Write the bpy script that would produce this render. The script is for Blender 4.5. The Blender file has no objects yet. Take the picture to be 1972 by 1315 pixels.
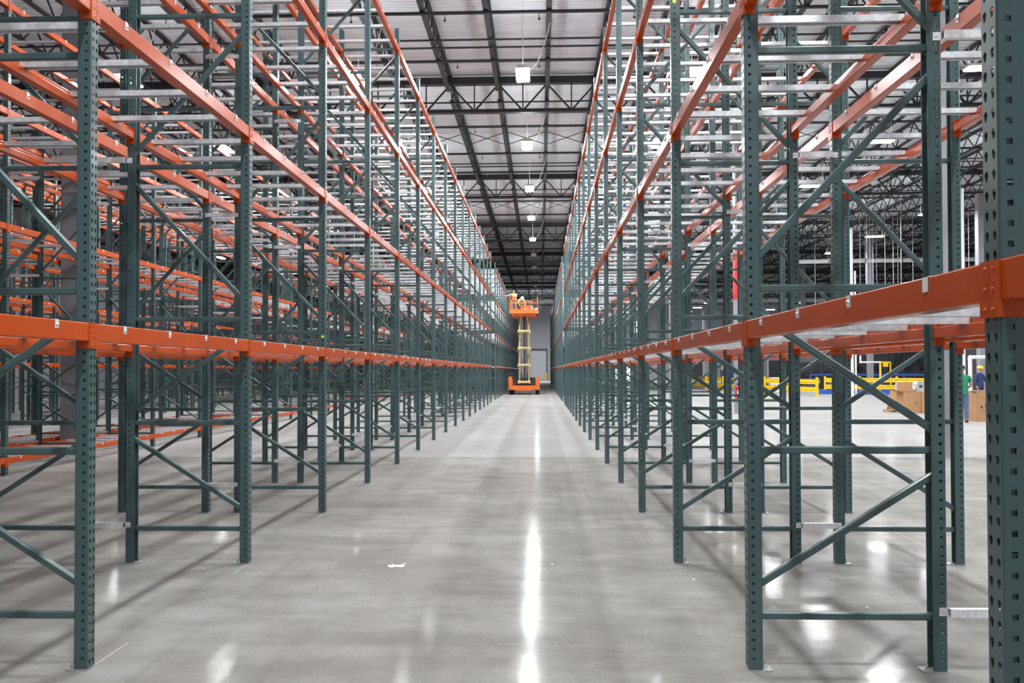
import bpy, bmesh, math, random
from mathutils import Vector, Matrix

scene = bpy.context.scene
COL = scene.collection
random.seed(7)

# ------------------------------------------------------------------ camera, world, exposure
EYE = 1.64
FPX = 1600.0
YAW, PITCH, ROLL = 0.0341, 0.0171, -0.0027
fw = Vector((-math.sin(YAW) * math.cos(PITCH), math.cos(YAW) * math.cos(PITCH), math.sin(PITCH)))
rt = Vector((math.cos(YAW), math.sin(YAW), 0))
up = rt.cross(fw)
r2 = rt * math.cos(ROLL) + up * math.sin(ROLL)
u2 = -rt * math.sin(ROLL) + up * math.cos(ROLL)
cam_data = bpy.data.cameras.new('camera')
cam = bpy.data.objects.new('camera', cam_data)
COL.objects.link(cam)
cam.matrix_world = Matrix(((r2.x, u2.x, -fw.x, 0), (r2.y, u2.y, -fw.y, 0), (r2.z, u2.z, -fw.z, EYE), (0, 0, 0, 1)))
cam_data.sensor_width = 36.0
cam_data.lens = FPX / 1972 * 36.0
cam_data.shift_y = 28.9 / 1972
cam_data.clip_start = 0.05
cam_data.clip_end = 400
scene.camera = cam

world = bpy.data.worlds.new('world')
scene.world = world
world.use_nodes = True
world.node_tree.nodes['Background'].inputs[0].default_value = (0.6, 0.65, 0.7, 1)
world.node_tree.nodes['Background'].inputs[1].default_value = 0.03

scene.view_settings.view_transform = 'Standard'
scene.view_settings.look = 'None'
scene.view_settings.gamma = 1.0
scene.view_settings.use_curve_mapping = False
scene.view_settings.exposure = 0.20
LAMP_W = 430.0          # power of one high bay fixture
LENS_E = 45.0           # luminance of its diffuser

LAMP_Z = 10.56
LAMPS = []              # (x, y, along_y, on)
for kk in range(-4, 14):
    yy = 24.9 + 7.85 * kk
    on = kk <= 4 or kk >= 12
    for xx in ((-0.5, -5.6, 4.65) if kk >= -1 else (-0.5, 4.65)):
        LAMPS.append((xx, yy, True, on))
for kk in range(-3, 6, 1):
    yy = 24.9 + 7.85 * kk
    LAMPS.append((-12.6, yy, True, kk in (0, 1, 4)))
for kk in range(-1, 6, 2):
    LAMPS.append((-25.0, 24.9 + 7.85 * kk, True, True))
for kk in list(range(-3, 6)) + [11, 12, 13]:
    yy = 24.9 + 7.85 * kk
    for xx in (13.2, 22.4):
        LAMPS.append((xx, yy, False, True))
for xx in (34.0, 46.0, 56.0):
    for kk in (11, 12.6):
        LAMPS.append((xx, 24.9 + 7.85 * kk, False, True))
for kk in range(-1, 5, 2):
    LAMPS.append((34.0, 24.9 + 7.85 * kk, False, True))


def dist_px(x, y, z):
    v = Vector((x, y, z - EYE))
    d = v.dot(fw)
    if d < 0.3:
        return d, -9999, -9999
    return d, 986 + FPX * v.dot(r2) / d, 686.4 - FPX * v.dot(u2) / d


# ------------------------------------------------------------------ node helpers and materials
def mat(name, base, rough=0.5, metal=0.0, noise=None, bump=None, spec=0.5, coat=0.0, emit=None, estr=0.0):
    m = bpy.data.materials.new(name)
    m.use_nodes = True
    nt = m.node_tree
    b = nt.nodes['Principled BSDF']
    b.inputs['Base Color'].default_value = (*base, 1)
    b.inputs['Roughness'].default_value = rough
    b.inputs['Metallic'].default_value = metal
    b.inputs['Specular IOR Level'].default_value = spec
    b.inputs['Coat Weight'].default_value = coat
    b.inputs['Coat Roughness'].default_value = 0.12
    if emit:
        b.inputs['Emission Color'].default_value = (*emit, 1)
        b.inputs['Emission Strength'].default_value = estr
    if noise:
        sc, amt = noise
        tc = nt.nodes.new('ShaderNodeTexCoord')
        n = nt.nodes.new('ShaderNodeTexNoise')
        n.inputs['Scale'].default_value = sc
        n.inputs['Detail'].default_value = 3
        nt.links.new(tc.outputs['Object'], n.inputs['Vector'])
        r = nt.nodes.new('ShaderNodeValToRGB')
        r.color_ramp.elements[0].position = 0.3
        r.color_ramp.elements[1].position = 0.7
        r.color_ramp.elements[0].color = (*[c * (1 - amt) for c in base], 1)
        r.color_ramp.elements[1].color = (*[min(1, c * (1 + amt)) for c in base], 1)
        nt.links.new(n.outputs['Fac'], r.inputs['Fac'])
        nt.links.new(r.outputs['Color'], b.inputs['Base Color'])
    if bump:
        sc, st = bump
        tc = nt.nodes.new('ShaderNodeTexCoord')
        n = nt.nodes.new('ShaderNodeTexNoise')
        n.inputs['Scale'].default_value = sc
        nt.links.new(tc.outputs['Object'], n.inputs['Vector'])
        bp = nt.nodes.new('ShaderNodeBump')
        bp.inputs['Strength'].default_value = st
        bp.inputs['Distance'].default_value = 0.01
        nt.links.new(n.outputs['Fac'], bp.inputs['Height'])
        nt.links.new(bp.outputs['Normal'], b.inputs['Normal'])
    return m


M = {}
M['green'] = mat('green_paint', (0.058, 0.102, 0.106), 0.32, noise=(2.2, 0.10), spec=0.5, coat=0.15)
M['orange'] = mat('orange_paint', (0.47, 0.068, 0.008), 0.24, noise=(3.0, 0.07), spec=0.32)
M['galv'] = mat('galvanized_steel', (0.80, 0.83, 0.87), 0.38, 0.35, noise=(26, 0.16))
M['plate'] = mat('zinc_plate', (0.42, 0.43, 0.42), 0.45, 0.5, noise=(20, 0.2))
M['bolt'] = mat('bright_zinc', (0.75, 0.76, 0.78), 0.25, 0.9)
M['joist'] = mat('dark_joist_paint', (0.030, 0.030, 0.036), 0.55, noise=(3, 0.15))
M['deck'] = mat('white_roof_deck', (0.74, 0.77, 0.80), 0.5, noise=(0.6, 0.06))
M['door'] = mat('door_panel', (0.50, 0.51, 0.53), 0.6, noise=(1, 0.04))
M['wall'] = mat('painted_wall', (0.34, 0.345, 0.375), 0.7, noise=(0.4, 0.05))
M['white'] = mat('white_paint', (0.80, 0.80, 0.79), 0.45, noise=(4, 0.03))
M['column'] = mat('grey_column', (0.27, 0.275, 0.30), 0.5, noise=(1.5, 0.12))
M['red'] = mat('red_paint', (0.62, 0.03, 0.03), 0.4, noise=(4, 0.05))
M['yellow'] = mat('yellow_paint', (0.85, 0.55, 0.01), 0.4, noise=(4, 0.05))
M['blue'] = mat('blue_paint', (0.02, 0.09, 0.42), 0.4, noise=(4, 0.07))
M['black'] = mat('black_rubber', (0.015, 0.015, 0.016), 0.7, noise=(8, 0.2))
M['dark'] = mat('dark_machine', (0.035, 0.036, 0.042), 0.5, noise=(3, 0.2))
M['charcoal'] = mat('charcoal_panel', (0.06, 0.06, 0.072), 0.6, noise=(2, 0.12))
M['cardboard'] = mat('cardboard', (0.42, 0.235, 0.115), 0.85, noise=(5, 0.06))
M['cardink'] = mat('carton_print', (0.07, 0.04, 0.025), 0.8, noise=(10, 0.1))
M['wood'] = mat('pallet_wood', (0.42, 0.29, 0.16), 0.8, noise=(9, 0.2))
M['cream'] = mat('cream_lift_paint', (0.72, 0.62, 0.33), 0.4, noise=(4, 0.06))
M['lift_orange'] = mat('lift_orange_paint', (0.90, 0.19, 0.025), 0.4, noise=(4, 0.05))
M['skin'] = mat('skin', (0.45, 0.24, 0.16), 0.55, noise=(12, 0.06))
M['hair'] = mat('dark_hair', (0.02, 0.014, 0.01), 0.6, noise=(40, 0.3))
M['greenshirt'] = mat('green_cotton', (0.015, 0.22, 0.11), 0.85, noise=(14, 0.1))
M['jeans'] = mat('blue_denim', (0.09, 0.14, 0.27), 0.85, noise=(30, 0.15))
M['navy'] = mat('navy_workwear', (0.02, 0.035, 0.12), 0.8, noise=(14, 0.1))
M['khaki'] = mat('grey_workwear', (0.30, 0.29, 0.27), 0.85, noise=(14, 0.1))
M['hivis'] = mat('hi_vis_orange', (0.95, 0.30, 0.05), 0.7, noise=(14, 0.05))
M['hiyellow'] = mat('hi_vis_yellow', (0.65, 0.70, 0.10), 0.7, noise=(14, 0.05))
M['plastic'] = mat('grey_plastic', (0.42, 0.45, 0.47), 0.5, noise=(4, 0.05))
M['film'] = mat('white_film', (0.82, 0.82, 0.84), 0.35, noise=(6, 0.06), bump=(14, 0.6))
M['chalk'] = mat('layout_chalk', (0.78, 0.66, 0.60), 0.9, noise=(12, 0.1))
M['lens'] = mat('lit_diffuser', (0.9, 0.9, 0.9), 0.4, emit=(1.0, 0.98, 0.96), estr=LENS_E)
M['lens_off'] = mat('unlit_diffuser', (0.75, 0.76, 0.78), 0.4, noise=(3, 0.03))
M['sticker'] = mat('yellow_sticker', (0.75, 0.80, 0.10), 0.5, noise=(20, 0.05))


def floor_material():
    m = bpy.data.materials.new('polished_concrete')
    m.use_nodes = True
    nt = m.node_tree
    N, Lk = nt.nodes, nt.links
    b = N['Principled BSDF']
    tc = N.new('ShaderNodeTexCoord')

    def noise(scale, detail=5, rough=0.6, stretch=(1, 1, 1)):
        mp = N.new('ShaderNodeMapping')
        mp.inputs['Scale'].default_value = stretch
        Lk.new(tc.outputs['Object'], mp.inputs['Vector'])
        n = N.new('ShaderNodeTexNoise')
        n.inputs['Scale'].default_value = scale
        n.inputs['Detail'].default_value = detail
        n.inputs['Roughness'].default_value = rough
        Lk.new(mp.outputs['Vector'], n.inputs['Vector'])
        return n.outputs['Fac']

    def math_(op, a, b_=None, v=None):
        n = N.new('ShaderNodeMath')
        n.operation = op
        Lk.new(a, n.inputs[0]) if not isinstance(a, (int, float)) else setattr(n.inputs[0], 'default_value', a)
        if b_ is not None:
            Lk.new(b_, n.inputs[1]) if not isinstance(b_, (int, float)) else setattr(n.inputs[1], 'default_value', b_)
        return n.outputs[0]

    def ramp(f, p0, c0, p1, c1):
        r = N.new('ShaderNodeValToRGB')
        r.color_ramp.elements[0].position = p0
        r.color_ramp.elements[1].position = p1
        r.color_ramp.elements[0].color = (*c0, 1)
        r.color_ramp.elements[1].color = (*c1, 1)
        Lk.new(f, r.inputs['Fac'])
        return r.outputs['Color']

    def mix(kind, fac, a, c):
        x = N.new('ShaderNodeMix')
        x.data_type = 'RGBA'
        x.blend_type = kind
        if isinstance(fac, (int, float)):
            x.inputs[0].default_value = fac
        else:
            Lk.new(fac, x.inputs[0])
        for i, v in ((6, a), (7, c)):
            if isinstance(v, tuple):
                x.inputs[i].default_value = (*v, 1)
            else:
                Lk.new(v, x.inputs[i])
        return x.outputs[2]

    col = ramp(noise(0.45, 6), 0.35, (0.235, 0.228, 0.217), 0.65, (0.325, 0.322, 0.313))
    col = mix('MULTIPLY', 0.8, col, ramp(noise(2.3, 8, 0.7), 0.3, (0.78, 0.76, 0.73), 0.7, (1.1, 1.1, 1.1)))
    col = mix('MULTIPLY', 0.5, col, ramp(noise(1.2, 6, 0.65, (0.6, 3.2, 1)), 0.35, (0.75, 0.73, 0.70), 0.6, (1.05, 1.05, 1.05)))
    col = mix('MULTIPLY', 0.35, col, ramp(noise(38, 3), 0.4, (0.85, 0.85, 0.85), 0.6, (1.05, 1.05, 1.05)))
    # long tyre scuffs along the aisle
    col = mix('MULTIPLY', 0.45, col, ramp(noise(1.5, 3, 0.5, (3.0, 0.10, 1)), 0.32, (0.78, 0.77, 0.75), 0.45, (1, 1, 1)))
    # pour joints: a sawn line every column bay, the slabs beyond the first one a little paler
    sep = N.new('ShaderNodeSeparateXYZ')
    Lk.new(tc.outputs['Object'], sep.inputs[0])
    y = sep.outputs['Y']
    slab = math_('GREATER_THAN', y, 15.8)
    col = mix('MIX', math_('MULTIPLY', slab, 0.5), col, (0.40, 0.40, 0.40))
    ph = math_('ABSOLUTE', math_('SUBTRACT', math_('PINGPONG', math_('ADD', y, 47.1 - 15.8 + 7.85 - 7.85), 7.85), 0.0))
    line = math_('LESS_THAN', ph, 0.012)
    col = mix('MIX', math_('MULTIPLY', line, 0.6), col, (0.14, 0.13, 0.12))
    N.remove(b)
    dif = N.new('ShaderNodeBsdfDiffuse')
    glo = N.new('ShaderNodeBsdfAnisotropic')
    glo.distribution = 'GGX'
    glo.inputs['Color'].default_value = (1, 1, 1, 1)
    Lk.new(col, dif.inputs['Color'])
    bp = N.new('ShaderNodeBump')
    bp.inputs['Strength'].default_value = 0.04
    bp.inputs['Distance'].default_value = 0.02
    Lk.new(noise(9, 4, 0.6), bp.inputs['Height'])
    Lk.new(bp.outputs['Normal'], glo.inputs['Normal'])

    def span(f, a, c):
        rr = N.new('ShaderNodeMapRange')
        rr.inputs['From Min'].default_value = 0.3
        rr.inputs['From Max'].default_value = 0.7
        rr.inputs['To Min'].default_value = a
        rr.inputs['To Max'].default_value = c
        Lk.new(f, rr.inputs['Value'])
        return rr.outputs[0]

    Lk.new(span(noise(1.7, 7, 0.65), 0.08, 0.16), glo.inputs['Roughness'])
    ms = N.new('ShaderNodeMixShader')
    lw = N.new('ShaderNodeLayerWeight')          # shinier towards grazing, like any sealed concrete
    sp = N.new('ShaderNodeMapRange')
    for nm_, v_ in (('From Min', 0.62), ('From Max', 0.86), ('To Min', 0.02), ('To Max', 0.085)):
        sp.inputs[nm_].default_value = v_
    Lk.new(lw.outputs['Facing'], sp.inputs['Value'])
    Lk.new(math_('MULTIPLY', sp.outputs[0], span(noise(0.8, 5, 0.6), 0.7, 1.3)), ms.inputs[0])
    Lk.new(dif.outputs[0], ms.inputs[1])
    Lk.new(glo.outputs[0], ms.inputs[2])
    Lk.new(ms.outputs[0], N['Material Output'].inputs[0])
    return m


M['floor'] = floor_material()


# ------------------------------------------------------------------ mesh builder
class MB:
    """Collects boxes, bars and tubes into one mesh."""

    def __init__(self):
        self.v, self.f, self.m, self.mats = [], [], [], []

    def mi(self, mt):
        if mt not in self.mats:
            self.mats.append(mt)
        return self.mats.index(mt)

    def add(self, vs, fs, mt):
        o = len(self.v)
        k = self.mi(mt)
        self.v += [tuple(p) for p in vs]
        self.f += [tuple(i + o for i in f) for f in fs]
        self.m += [k] * len(fs)

    def box(self, a, b, mt):
        x0, y0, z0 = a
        x1, y1, z1 = b
        self.add([(x0, y0, z0), (x1, y0, z0), (x1, y1, z0), (x0, y1, z0), (x0, y0, z1), (x1, y0, z1), (x1, y1, z1), (x0, y1, z1)],
                 [(0, 3, 2, 1), (4, 5, 6, 7), (0, 1, 5, 4), (1, 2, 6, 5), (2, 3, 7, 6), (3, 0, 4, 7)], mt)

    def prism(self, prof, p0, p1, ux, uz, mt, caps=True):
        """Sweep a 2-D profile (list of (a, b)) in the axes ux, uz from p0 to p1."""
        p0, p1, ux, uz = Vector(p0), Vector(p1), Vector(ux), Vector(uz)
        n = len(prof)
        vs = [p0 + ux * a + uz * b for a, b in prof] + [p1 + ux * a + uz * b for a, b in prof]
        fs = [(i, (i + 1) % n, n + (i + 1) % n, n + i) for i in range(n)]
        if caps:
            fs += [tuple(range(n - 1, -1, -1)), tuple(range(n, 2 * n))]
        self.add(vs, fs, mt)

    def bar(self, p0, p1, w, h, mt, ch=0.0, side=(0, 1, 0)):
        """A rectangular bar between two points: w along `side`, h across it, corners chamfered by ch."""
        p0, p1 = Vector(p0), Vector(p1)
        d = (p1 - p0).normalized()
        s = Vector(side)
        s = (s - d * s.dot(d)).normalized()
        t = d.cross(s)
        a, b, c = w / 2, h / 2, ch
        prof = [(-a, -b), (a, -b), (a, b), (-a, b)] if c <= 0 else \
            [(-a + c, -b), (a - c, -b), (a, -b + c), (a, b - c), (a - c, b), (-a + c, b), (-a, b - c), (-a, -b + c)]
        self.prism(prof, p0, p1, s, t, mt)

    def tube(self, p0, p1, r, mt, n=8, r2_=None):
        p0, p1 = Vector(p0), Vector(p1)
        d = (p1 - p0).normalized()
        s = d.orthogonal().normalized()
        t = d.cross(s)
        r2_ = r if r2_ is None else r2_
        vs = [p0 + (s * math.cos(2 * math.pi * i / n) + t * math.sin(2 * math.pi * i / n)) * r for i in range(n)]
        vs += [p1 + (s * math.cos(2 * math.pi * i / n) + t * math.sin(2 * math.pi * i / n)) * r2_ for i in range(n)]
        fs = [(i, (i + 1) % n, n + (i + 1) % n, n + i) for i in range(n)] + [tuple(range(n - 1, -1, -1)), tuple(range(n, 2 * n))]
        self.add(vs, fs, mt)

    def path(self, pts, r, mt, n=6):
        for a, b in zip(pts, pts[1:]):
            self.tube(a, b, r, mt, n)

    def dome(self, c, d, r, h, mt, n=8):
        c, d = Vector(c), Vector(d).normalized()
        s = d.orthogonal().normalized()
        t = d.cross(s)
        vs = []
        for k, (rr, hh) in enumerate(((1, 0), (0.8, 0.6), (0.4, 0.92))):
            vs += [c + (s * math.cos(2 * math.pi * i / n) + t * math.sin(2 * math.pi * i / n)) * r * rr + d * h * hh for i in range(n)]
        vs.append(c + d * h)
        fs = []
        for k in range(2):
            fs += [(k * n + i, k * n + (i + 1) % n, (k + 1) * n + (i + 1) % n, (k + 1) * n + i) for i in range(n)]
        fs += [(2 * n + i, 2 * n + (i + 1) % n, 3 * n) for i in range(n)]
        self.add(vs, fs, mt)

    def join(self, other, mtx):
        o = len(self.v)
        self.v += [tuple(mtx @ Vector(p)) for p in other.v]
        self.f += [tuple(i + o for i in f) for f in other.f]
        ks = [self.mi(x) for x in other.mats]
        self.m += [ks[i] for i in other.m]

    def mesh(self, name):
        me = bpy.data.meshes.new(name)
        me.from_pydata(self.v, [], self.f)
        for k in self.mats:
            me.materials.append(M[k] if isinstance(k, str) else k)
        me.polygons.foreach_set('material_index', self.m)
        me.update()
        return me

    def build(self, name, parent=None, loc=(0, 0, 0), rz=0.0):
        return link(name, self.mesh(name), parent, loc, rz)


def link(name, me, parent=None, loc=(0, 0, 0), rz=0.0):
    o = bpy.data.objects.new(name, me)
    COL.objects.link(o)
    o.location = loc
    o.rotation_euler = (0, 0, rz)
    if parent is not None:
        o.parent = parent
    return o


def tag(o, label=None, cat=None, group=None, kind=None):
    for k, v in (('label', label), ('category', cat), ('group', group), ('kind', kind)):
        if v:
            o[k] = v
    return o


def thing(name, label, cat, loc=(0, 0, 0), rz=0.0, group=None, kind='thing'):
    return tag(link(name, None, None, loc, rz), label, cat, group, kind)


def struct(name, mb, loc=(0, 0, 0), rz=0.0):
    return tag(mb.build(name, None, loc, rz), kind='structure')


# ------------------------------------------------------------------ the building
WX0, WX1, WY0, WY1, ROOF = -34.0, 62.0, -11.0, 140.0, 12.95
b = MB()
b.add([(WX0, WY0, 0), (WX1, WY0, 0), (WX1, WY1, 0), (WX0, WY1, 0)], [(0, 1, 2, 3)], 'floor')
struct('floor', b)

b = MB()          # corrugated roof deck, ribs across the joists
pitch = 0.2
ny = int((WY1 - WY0) / pitch)
vs, fs = [], []
for i in range(ny + 1):
    y0 = WY0 + i * pitch
    for dy, dz in ((0, 0), (0.085, 0), (0.105, 0.045), (0.18, 0.045)):
        vs += [(WX0, y0 + dy, ROOF + dz), (WX1, y0 + dy, ROOF + dz)]
for i in range(len(vs) // 2 - 1):
    fs.append((2 * i, 2 * i + 2, 2 * i + 3, 2 * i + 1))
b.add(vs, fs, 'deck')
struct('ceiling', b)

for nm, a, c in (('wall_far', (WX0, WY1, 0), (WX1, WY1 + 0.3, ROOF)), ('wall_near', (WX0, WY0 - 0.3, 0), (WX1, WY0, ROOF)),
                 ('wall_left', (WX0 - 0.3, WY0, 0), (WX0, WY1, ROOF)), ('wall_right', (WX1, WY0, 0), (WX1 + 0.3, WY1, ROOF))):
    b = MB()
    b.box(a, c, 'wall')
    struct(nm, b)

# roller door on the far wall
dx0, dx1, dh = -1.7, 1.0, 5.0
door = MB()
for i in range(20):
    z0 = i * dh / 20
    door.prism([(0, 0), (0.03, 0.01), (0.03, dh / 20 - 0.02), (0, dh / 20 - 0.005)], (dx0, WY1 - 0.08, z0), (dx1, WY1 - 0.08, z0), (0, -1, 0), (0, 0, 1), 'door')
dobj = struct('door_1', door)
b = MB()
b.box((dx0 - 0.18, WY1 - 0.16, 0), (dx0, WY1 - 0.01, dh + 0.2), 'charcoal')
b.box((dx1, WY1 - 0.16, 0), (dx1 + 0.18, WY1 - 0.01, dh + 0.2), 'charcoal')
b.box((dx0 - 0.18, WY1 - 0.2, dh), (dx1 + 0.18, WY1 - 0.01, dh + 0.3), 'charcoal')
b.build('door_track', dobj)
b = MB()
b.box((dx1 - 0.12, WY1 - 0.4, 0), (dx1 + 0.1, WY1 - 0.2, 1.3), 'yellow')
b.build('bollard', dobj)

# dock doors and dark machinery bays along the far wall, right
for i, (x0, w, h) in enumerate(((24.0, 3.2, 3.0), (30.5, 3.0, 2.4), (38.0, 4.6, 3.2), (47.0, 3.2, 3.0))):
    b = MB()
    b.box((x0, WY1 - 0.12, 0), (x0 + w, WY1 - 0.01, h), 'charcoal')
    for j in range(6):
        b.box((x0, WY1 - 0.15, j * h / 6), (x0 + w, WY1 - 0.12, (j + 1) * h / 6 - 0.04), 'charcoal')
    b.box((x0 - 0.2, WY1 - 0.2, 0), (x0, WY1 - 0.01, h + 0.2), 'white')
    b.box((x0 + w, WY1 - 0.2, 0), (x0 + w + 0.2, WY1 - 0.01, h + 0.2), 'white')
    struct('door_%d' % (i + 2), b)

# daylight in two dock openings and a high window of the far wall, seen through the right racks
M['daylight'] = mat('daylight', (0.9, 0.9, 0.9), 0.5, emit=(0.92, 0.96, 1.0), estr=7.0)
for i, (x0, z0, w, h) in enumerate(((12.6, 0.0, 1.2, 3.0), (14.5, 0.0, 1.2, 3.0), (15.4, 8.0, 0.9, 1.9))):
    b = MB()
    b.box((x0, WY1 - 0.06, z0), (x0 + w, WY1 - 0.01, z0 + h), 'daylight')
    o = struct('window_%d' % (i + 1), b)
    b = MB()
    for a_, c_ in (((x0 - .1, z0), (x0, z0 + h)), ((x0 + w, z0), (x0 + w + .1, z0 + h)), ((x0 - .1, z0 + h), (x0 + w + .1, z0 + h + .1))):
        b.box((a_[0], WY1 - 0.1, a_[1]), (c_[0], WY1 - 0.01, c_[1]), 'charcoal')
    b.build('window_frame', o)

# roof steel: girders across, bar joists along
GL, GY0 = 15.7, 15.8
girder_y = [GY0 + GL * k for k in range(-1, 8)]
JS = 1.85
JX = [0.29 + JS * k for k in range(-18, 34)]
TC, BC = 12.69, 11.47
g = MB()
g.box((-0.1, -0.13, -0.17), (0.1, 0.13, 0.17), 'joist')


def girder_mesh(x0, x1):
    b = MB()
    b.bar((x0, 0, TC), (x1, 0, TC), 0.26, 0.26, 'joist', side=(0, 1, 0))
    b.bar((x0, 0, BC + 0.06), (x1, 0, BC + 0.06), 0.24, 0.13, 'joist', side=(0, 1, 0))
    for x in JX:
        if x0 <= x - 0.01 and x + JS <= x1 + 0.1:
            xm = x + JS / 2
            b.bar((x, 0, TC - 0.12), (xm - 0.04, 0, BC + 0.12), 0.08, 0.055, 'joist')
            b.bar((x + JS, 0, TC - 0.12), (xm + 0.04, 0, BC + 0.12), 0.08, 0.055, 'joist')
            b.bar((xm, 0, TC - 0.12), (xm, 0, BC + 0.12), 0.06, 0.045, 'joist')
    return b.mesh('roof_girder')


segs = [(-34.0, -17.7), (-17.7, -1.1), (-1.1, 7.5), (7.5, 24.6), (24.6, 41.7), (41.7, 61.9)]
segs = [(-34.0, -9.8), (-9.8, 7.5), (7.5, 24.6), (24.6, 41.7), (41.7, 61.9)]
gm = [girder_mesh(*s) for s in segs]
for y in girder_y:
    for me in gm:
        tag(link('roof_girder', me, None, (0, y, 0)), kind='structure')

jt, jb = 12.9, 12.12


def joist_mesh():
    b = MB()
    L_ = GL - 0.1
    b.bar((0, -L_ / 2, jt - 0.035), (0, L_ / 2, jt - 0.035), 0.15, 0.07, 'joist', side=(1, 0, 0))
    b.bar((0, -L_ / 2 + 0.5, jb + 0.03), (0, L_ / 2 - 0.5, jb + 0.03), 0.15, 0.06, 'joist', side=(1, 0, 0))
    n = 24
    for i in range(n):
        a0, a1 = -L_ / 2 + L_ * i / n, -L_ / 2 + L_ * (i + 1) / n
        z0, z1 = (jt - 0.06, jb + 0.05) if i % 2 == 0 else (jb + 0.05, jt - 0.06)
        b.bar((0, a0, z0), (0, a1, z1), 0.045, 0.035, 'joist', side=(1, 0, 0))
    return b.mesh('roof_joist')


jm = joist_mesh()
for k in range(len(girder_y) - 1):
    ym = (girder_y[k] + girder_y[k + 1]) / 2
    for x in JX:
        if WX0 < x < WX1:
            tag(link('roof_joist', jm, None, (x, ym, 0)), kind='structure')

# bridging rods and sprinkler mains running across the joists
brm = MB()
for x in JX:
    if WX0 < x and x + JS < WX1:
        brm.bar((x, 0, jt - 0.1), (x + JS, 0, jb + 0.06), 0.03, 0.03, 'joist')
        brm.bar((x, 0.05, jb + 0.06), (x + JS, 0.05, jt - 0.1), 0.03, 0.03, 'joist')
bme = brm.mesh('roof_bridging')
flat = MB()
flat.bar((WX0 + 0.2, 0, 0), (WX1 - 0.2, 0, 0), 0.05, 0.05, 'joist')
fme = flat.mesh('bridging_rod')
spr = MB()
spr.tube((WX0 + 0.3, 0, 0), (WX1 - 0.3, 0, 0), 0.055, 'joist', 8)
x = WX0 + 1.0
while x < WX1 - 1:
    spr.tube((x, 0, -0.02), (x, 0, -0.2), 0.018, 'plate', 6)
    spr.dome((x, 0, -0.20), (0, 0, -1), 0.045, 0.05, 'joist', 6)
    x += 2.75
sme = spr.mesh('sprinkler_line')
for k in range(len(girder_y) - 1):
    y0 = girder_y[k]
    tag(link('roof_bridging', bme, None, (0, y0 + GL * 0.45, 0)), kind='structure')
    for fr in (0.04, 0.12, 0.65, 0.69):
        tag(link('bridging_rod', fme, None, (0, y0 + GL * fr, jb - 0.03)), kind='structure')
    for j, fr in enumerate((0.24, 0.52, 0.76)):
        o = link('sprinkler_line', sme, None, (0, y0 + GL * fr, jb - 0.056))
        tag(o, 'dark sprinkler pipe crossing under the roof joists, with small heads', 'pipe', 'sprinkler pipes under the roof', 'thing')

# columns
cols = [(7.5, GY0 + GL * k) for k in range(0, 8)] + [(24.6, GY0 + GL * k) for k in range(0, 8)] + [(-9.81, 17.3)] + \
       [(-9.81, GY0 + GL * k) for k in range(2, 8)] + [(41.7, GY0 + GL * k) for k in range(1, 8)]
for i, (x, y) in enumerate(cols):
    b = MB()
    w = 0.5 if x < 0 else 0.4
    c = 'column'
    h = w / 2
    b.prism([(-h + .03, -h), (h - .03, -h), (h, -h + .03), (h, h - .03), (h - .03, h), (-h + .03, h), (-h, h - .03), (-h, -h + .03)],
            (0, 0, 0), (0, 0, BC), (1, 0, 0), (0, 1, 0), c)
    b.box((-h - .06, -h - .06, 0), (h + .06, h + .06, 0.03), 'plate')
    o = b.build('steel_column', None, (x, y, 0))
    tag(o, kind='structure')
    if x > 0 and i in (1, 9):
        r = MB()
        r.box((-h - .004, -h - .004, 4.3), (h + .004, h + .004, 6.1), 'red')
        r.build('red_band', o)

# ------------------------------------------------------------------ lamps
hm = MB()
hm.box((-0.21, -0.58, 0.0), (0.21, 0.58, 0.05), 'white')
hm.box((-0.03, -0.52, 0.1), (0.03, 0.52, 0.125), 'white')
hm.prism([(-0.17, 0), (0.17, 0), (0.09, 0.07), (-0.09, 0.07)], (0, -0.55, 0.05), (0, 0.55, 0.05), (1, 0, 0), (0, 0, 1), 'white')
housing = hm.mesh('housing')
lm = MB()
lm.box((-0.19, -0.56, -0.035), (0.19, 0.56, -0.002), 'lens')
lens_on = lm.mesh('diffuser')
lm = MB()
lm.box((-0.19, -0.56, -0.035), (0.19, 0.56, -0.002), 'lens_off')
lens_off = lm.mesh('diffuser')
wm = MB()
wm.tube((0, 0, 0.1), (0, 0, ROOF - LAMP_Z - 0.002), 0.006, 'galv', 5)
wires = wm.mesh('hanger_wire')
cm = MB()
pts = []
for i in range(9):
    t = i / 8
    pts.append((0.1 + 0.72 * t, 0, 0.1 + (jb - LAMP_Z - 0.1) * t ** 2.2))
cm.path(pts, 0.014, 'white', 6)
cordm = cm.mesh('power_cord')
ORD = ['first', 'second', 'third', 'fourth', 'fifth', 'sixth', 'seventh', 'eighth', 'ninth', 'tenth', 'eleventh', 'twelfth', 'thirteenth',
       'fourteenth', 'fifteenth', 'sixteenth', 'seventeenth', 'eighteenth']
LINE = {-0.5: 'over the main aisle', -5.6: 'over the racks left of the aisle', 4.65: 'over the racks right of the aisle', -12.6: 'over the second left aisle',
        -25.0: 'far left over the back racks', 13.2: 'over the open floor, nearer line', 22.4: 'over the open floor, farther line', 46.0: 'by the far right wall', 56.0: 'at the far right end', 34.0: 'far right over the open floor'}
seen = {}
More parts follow.
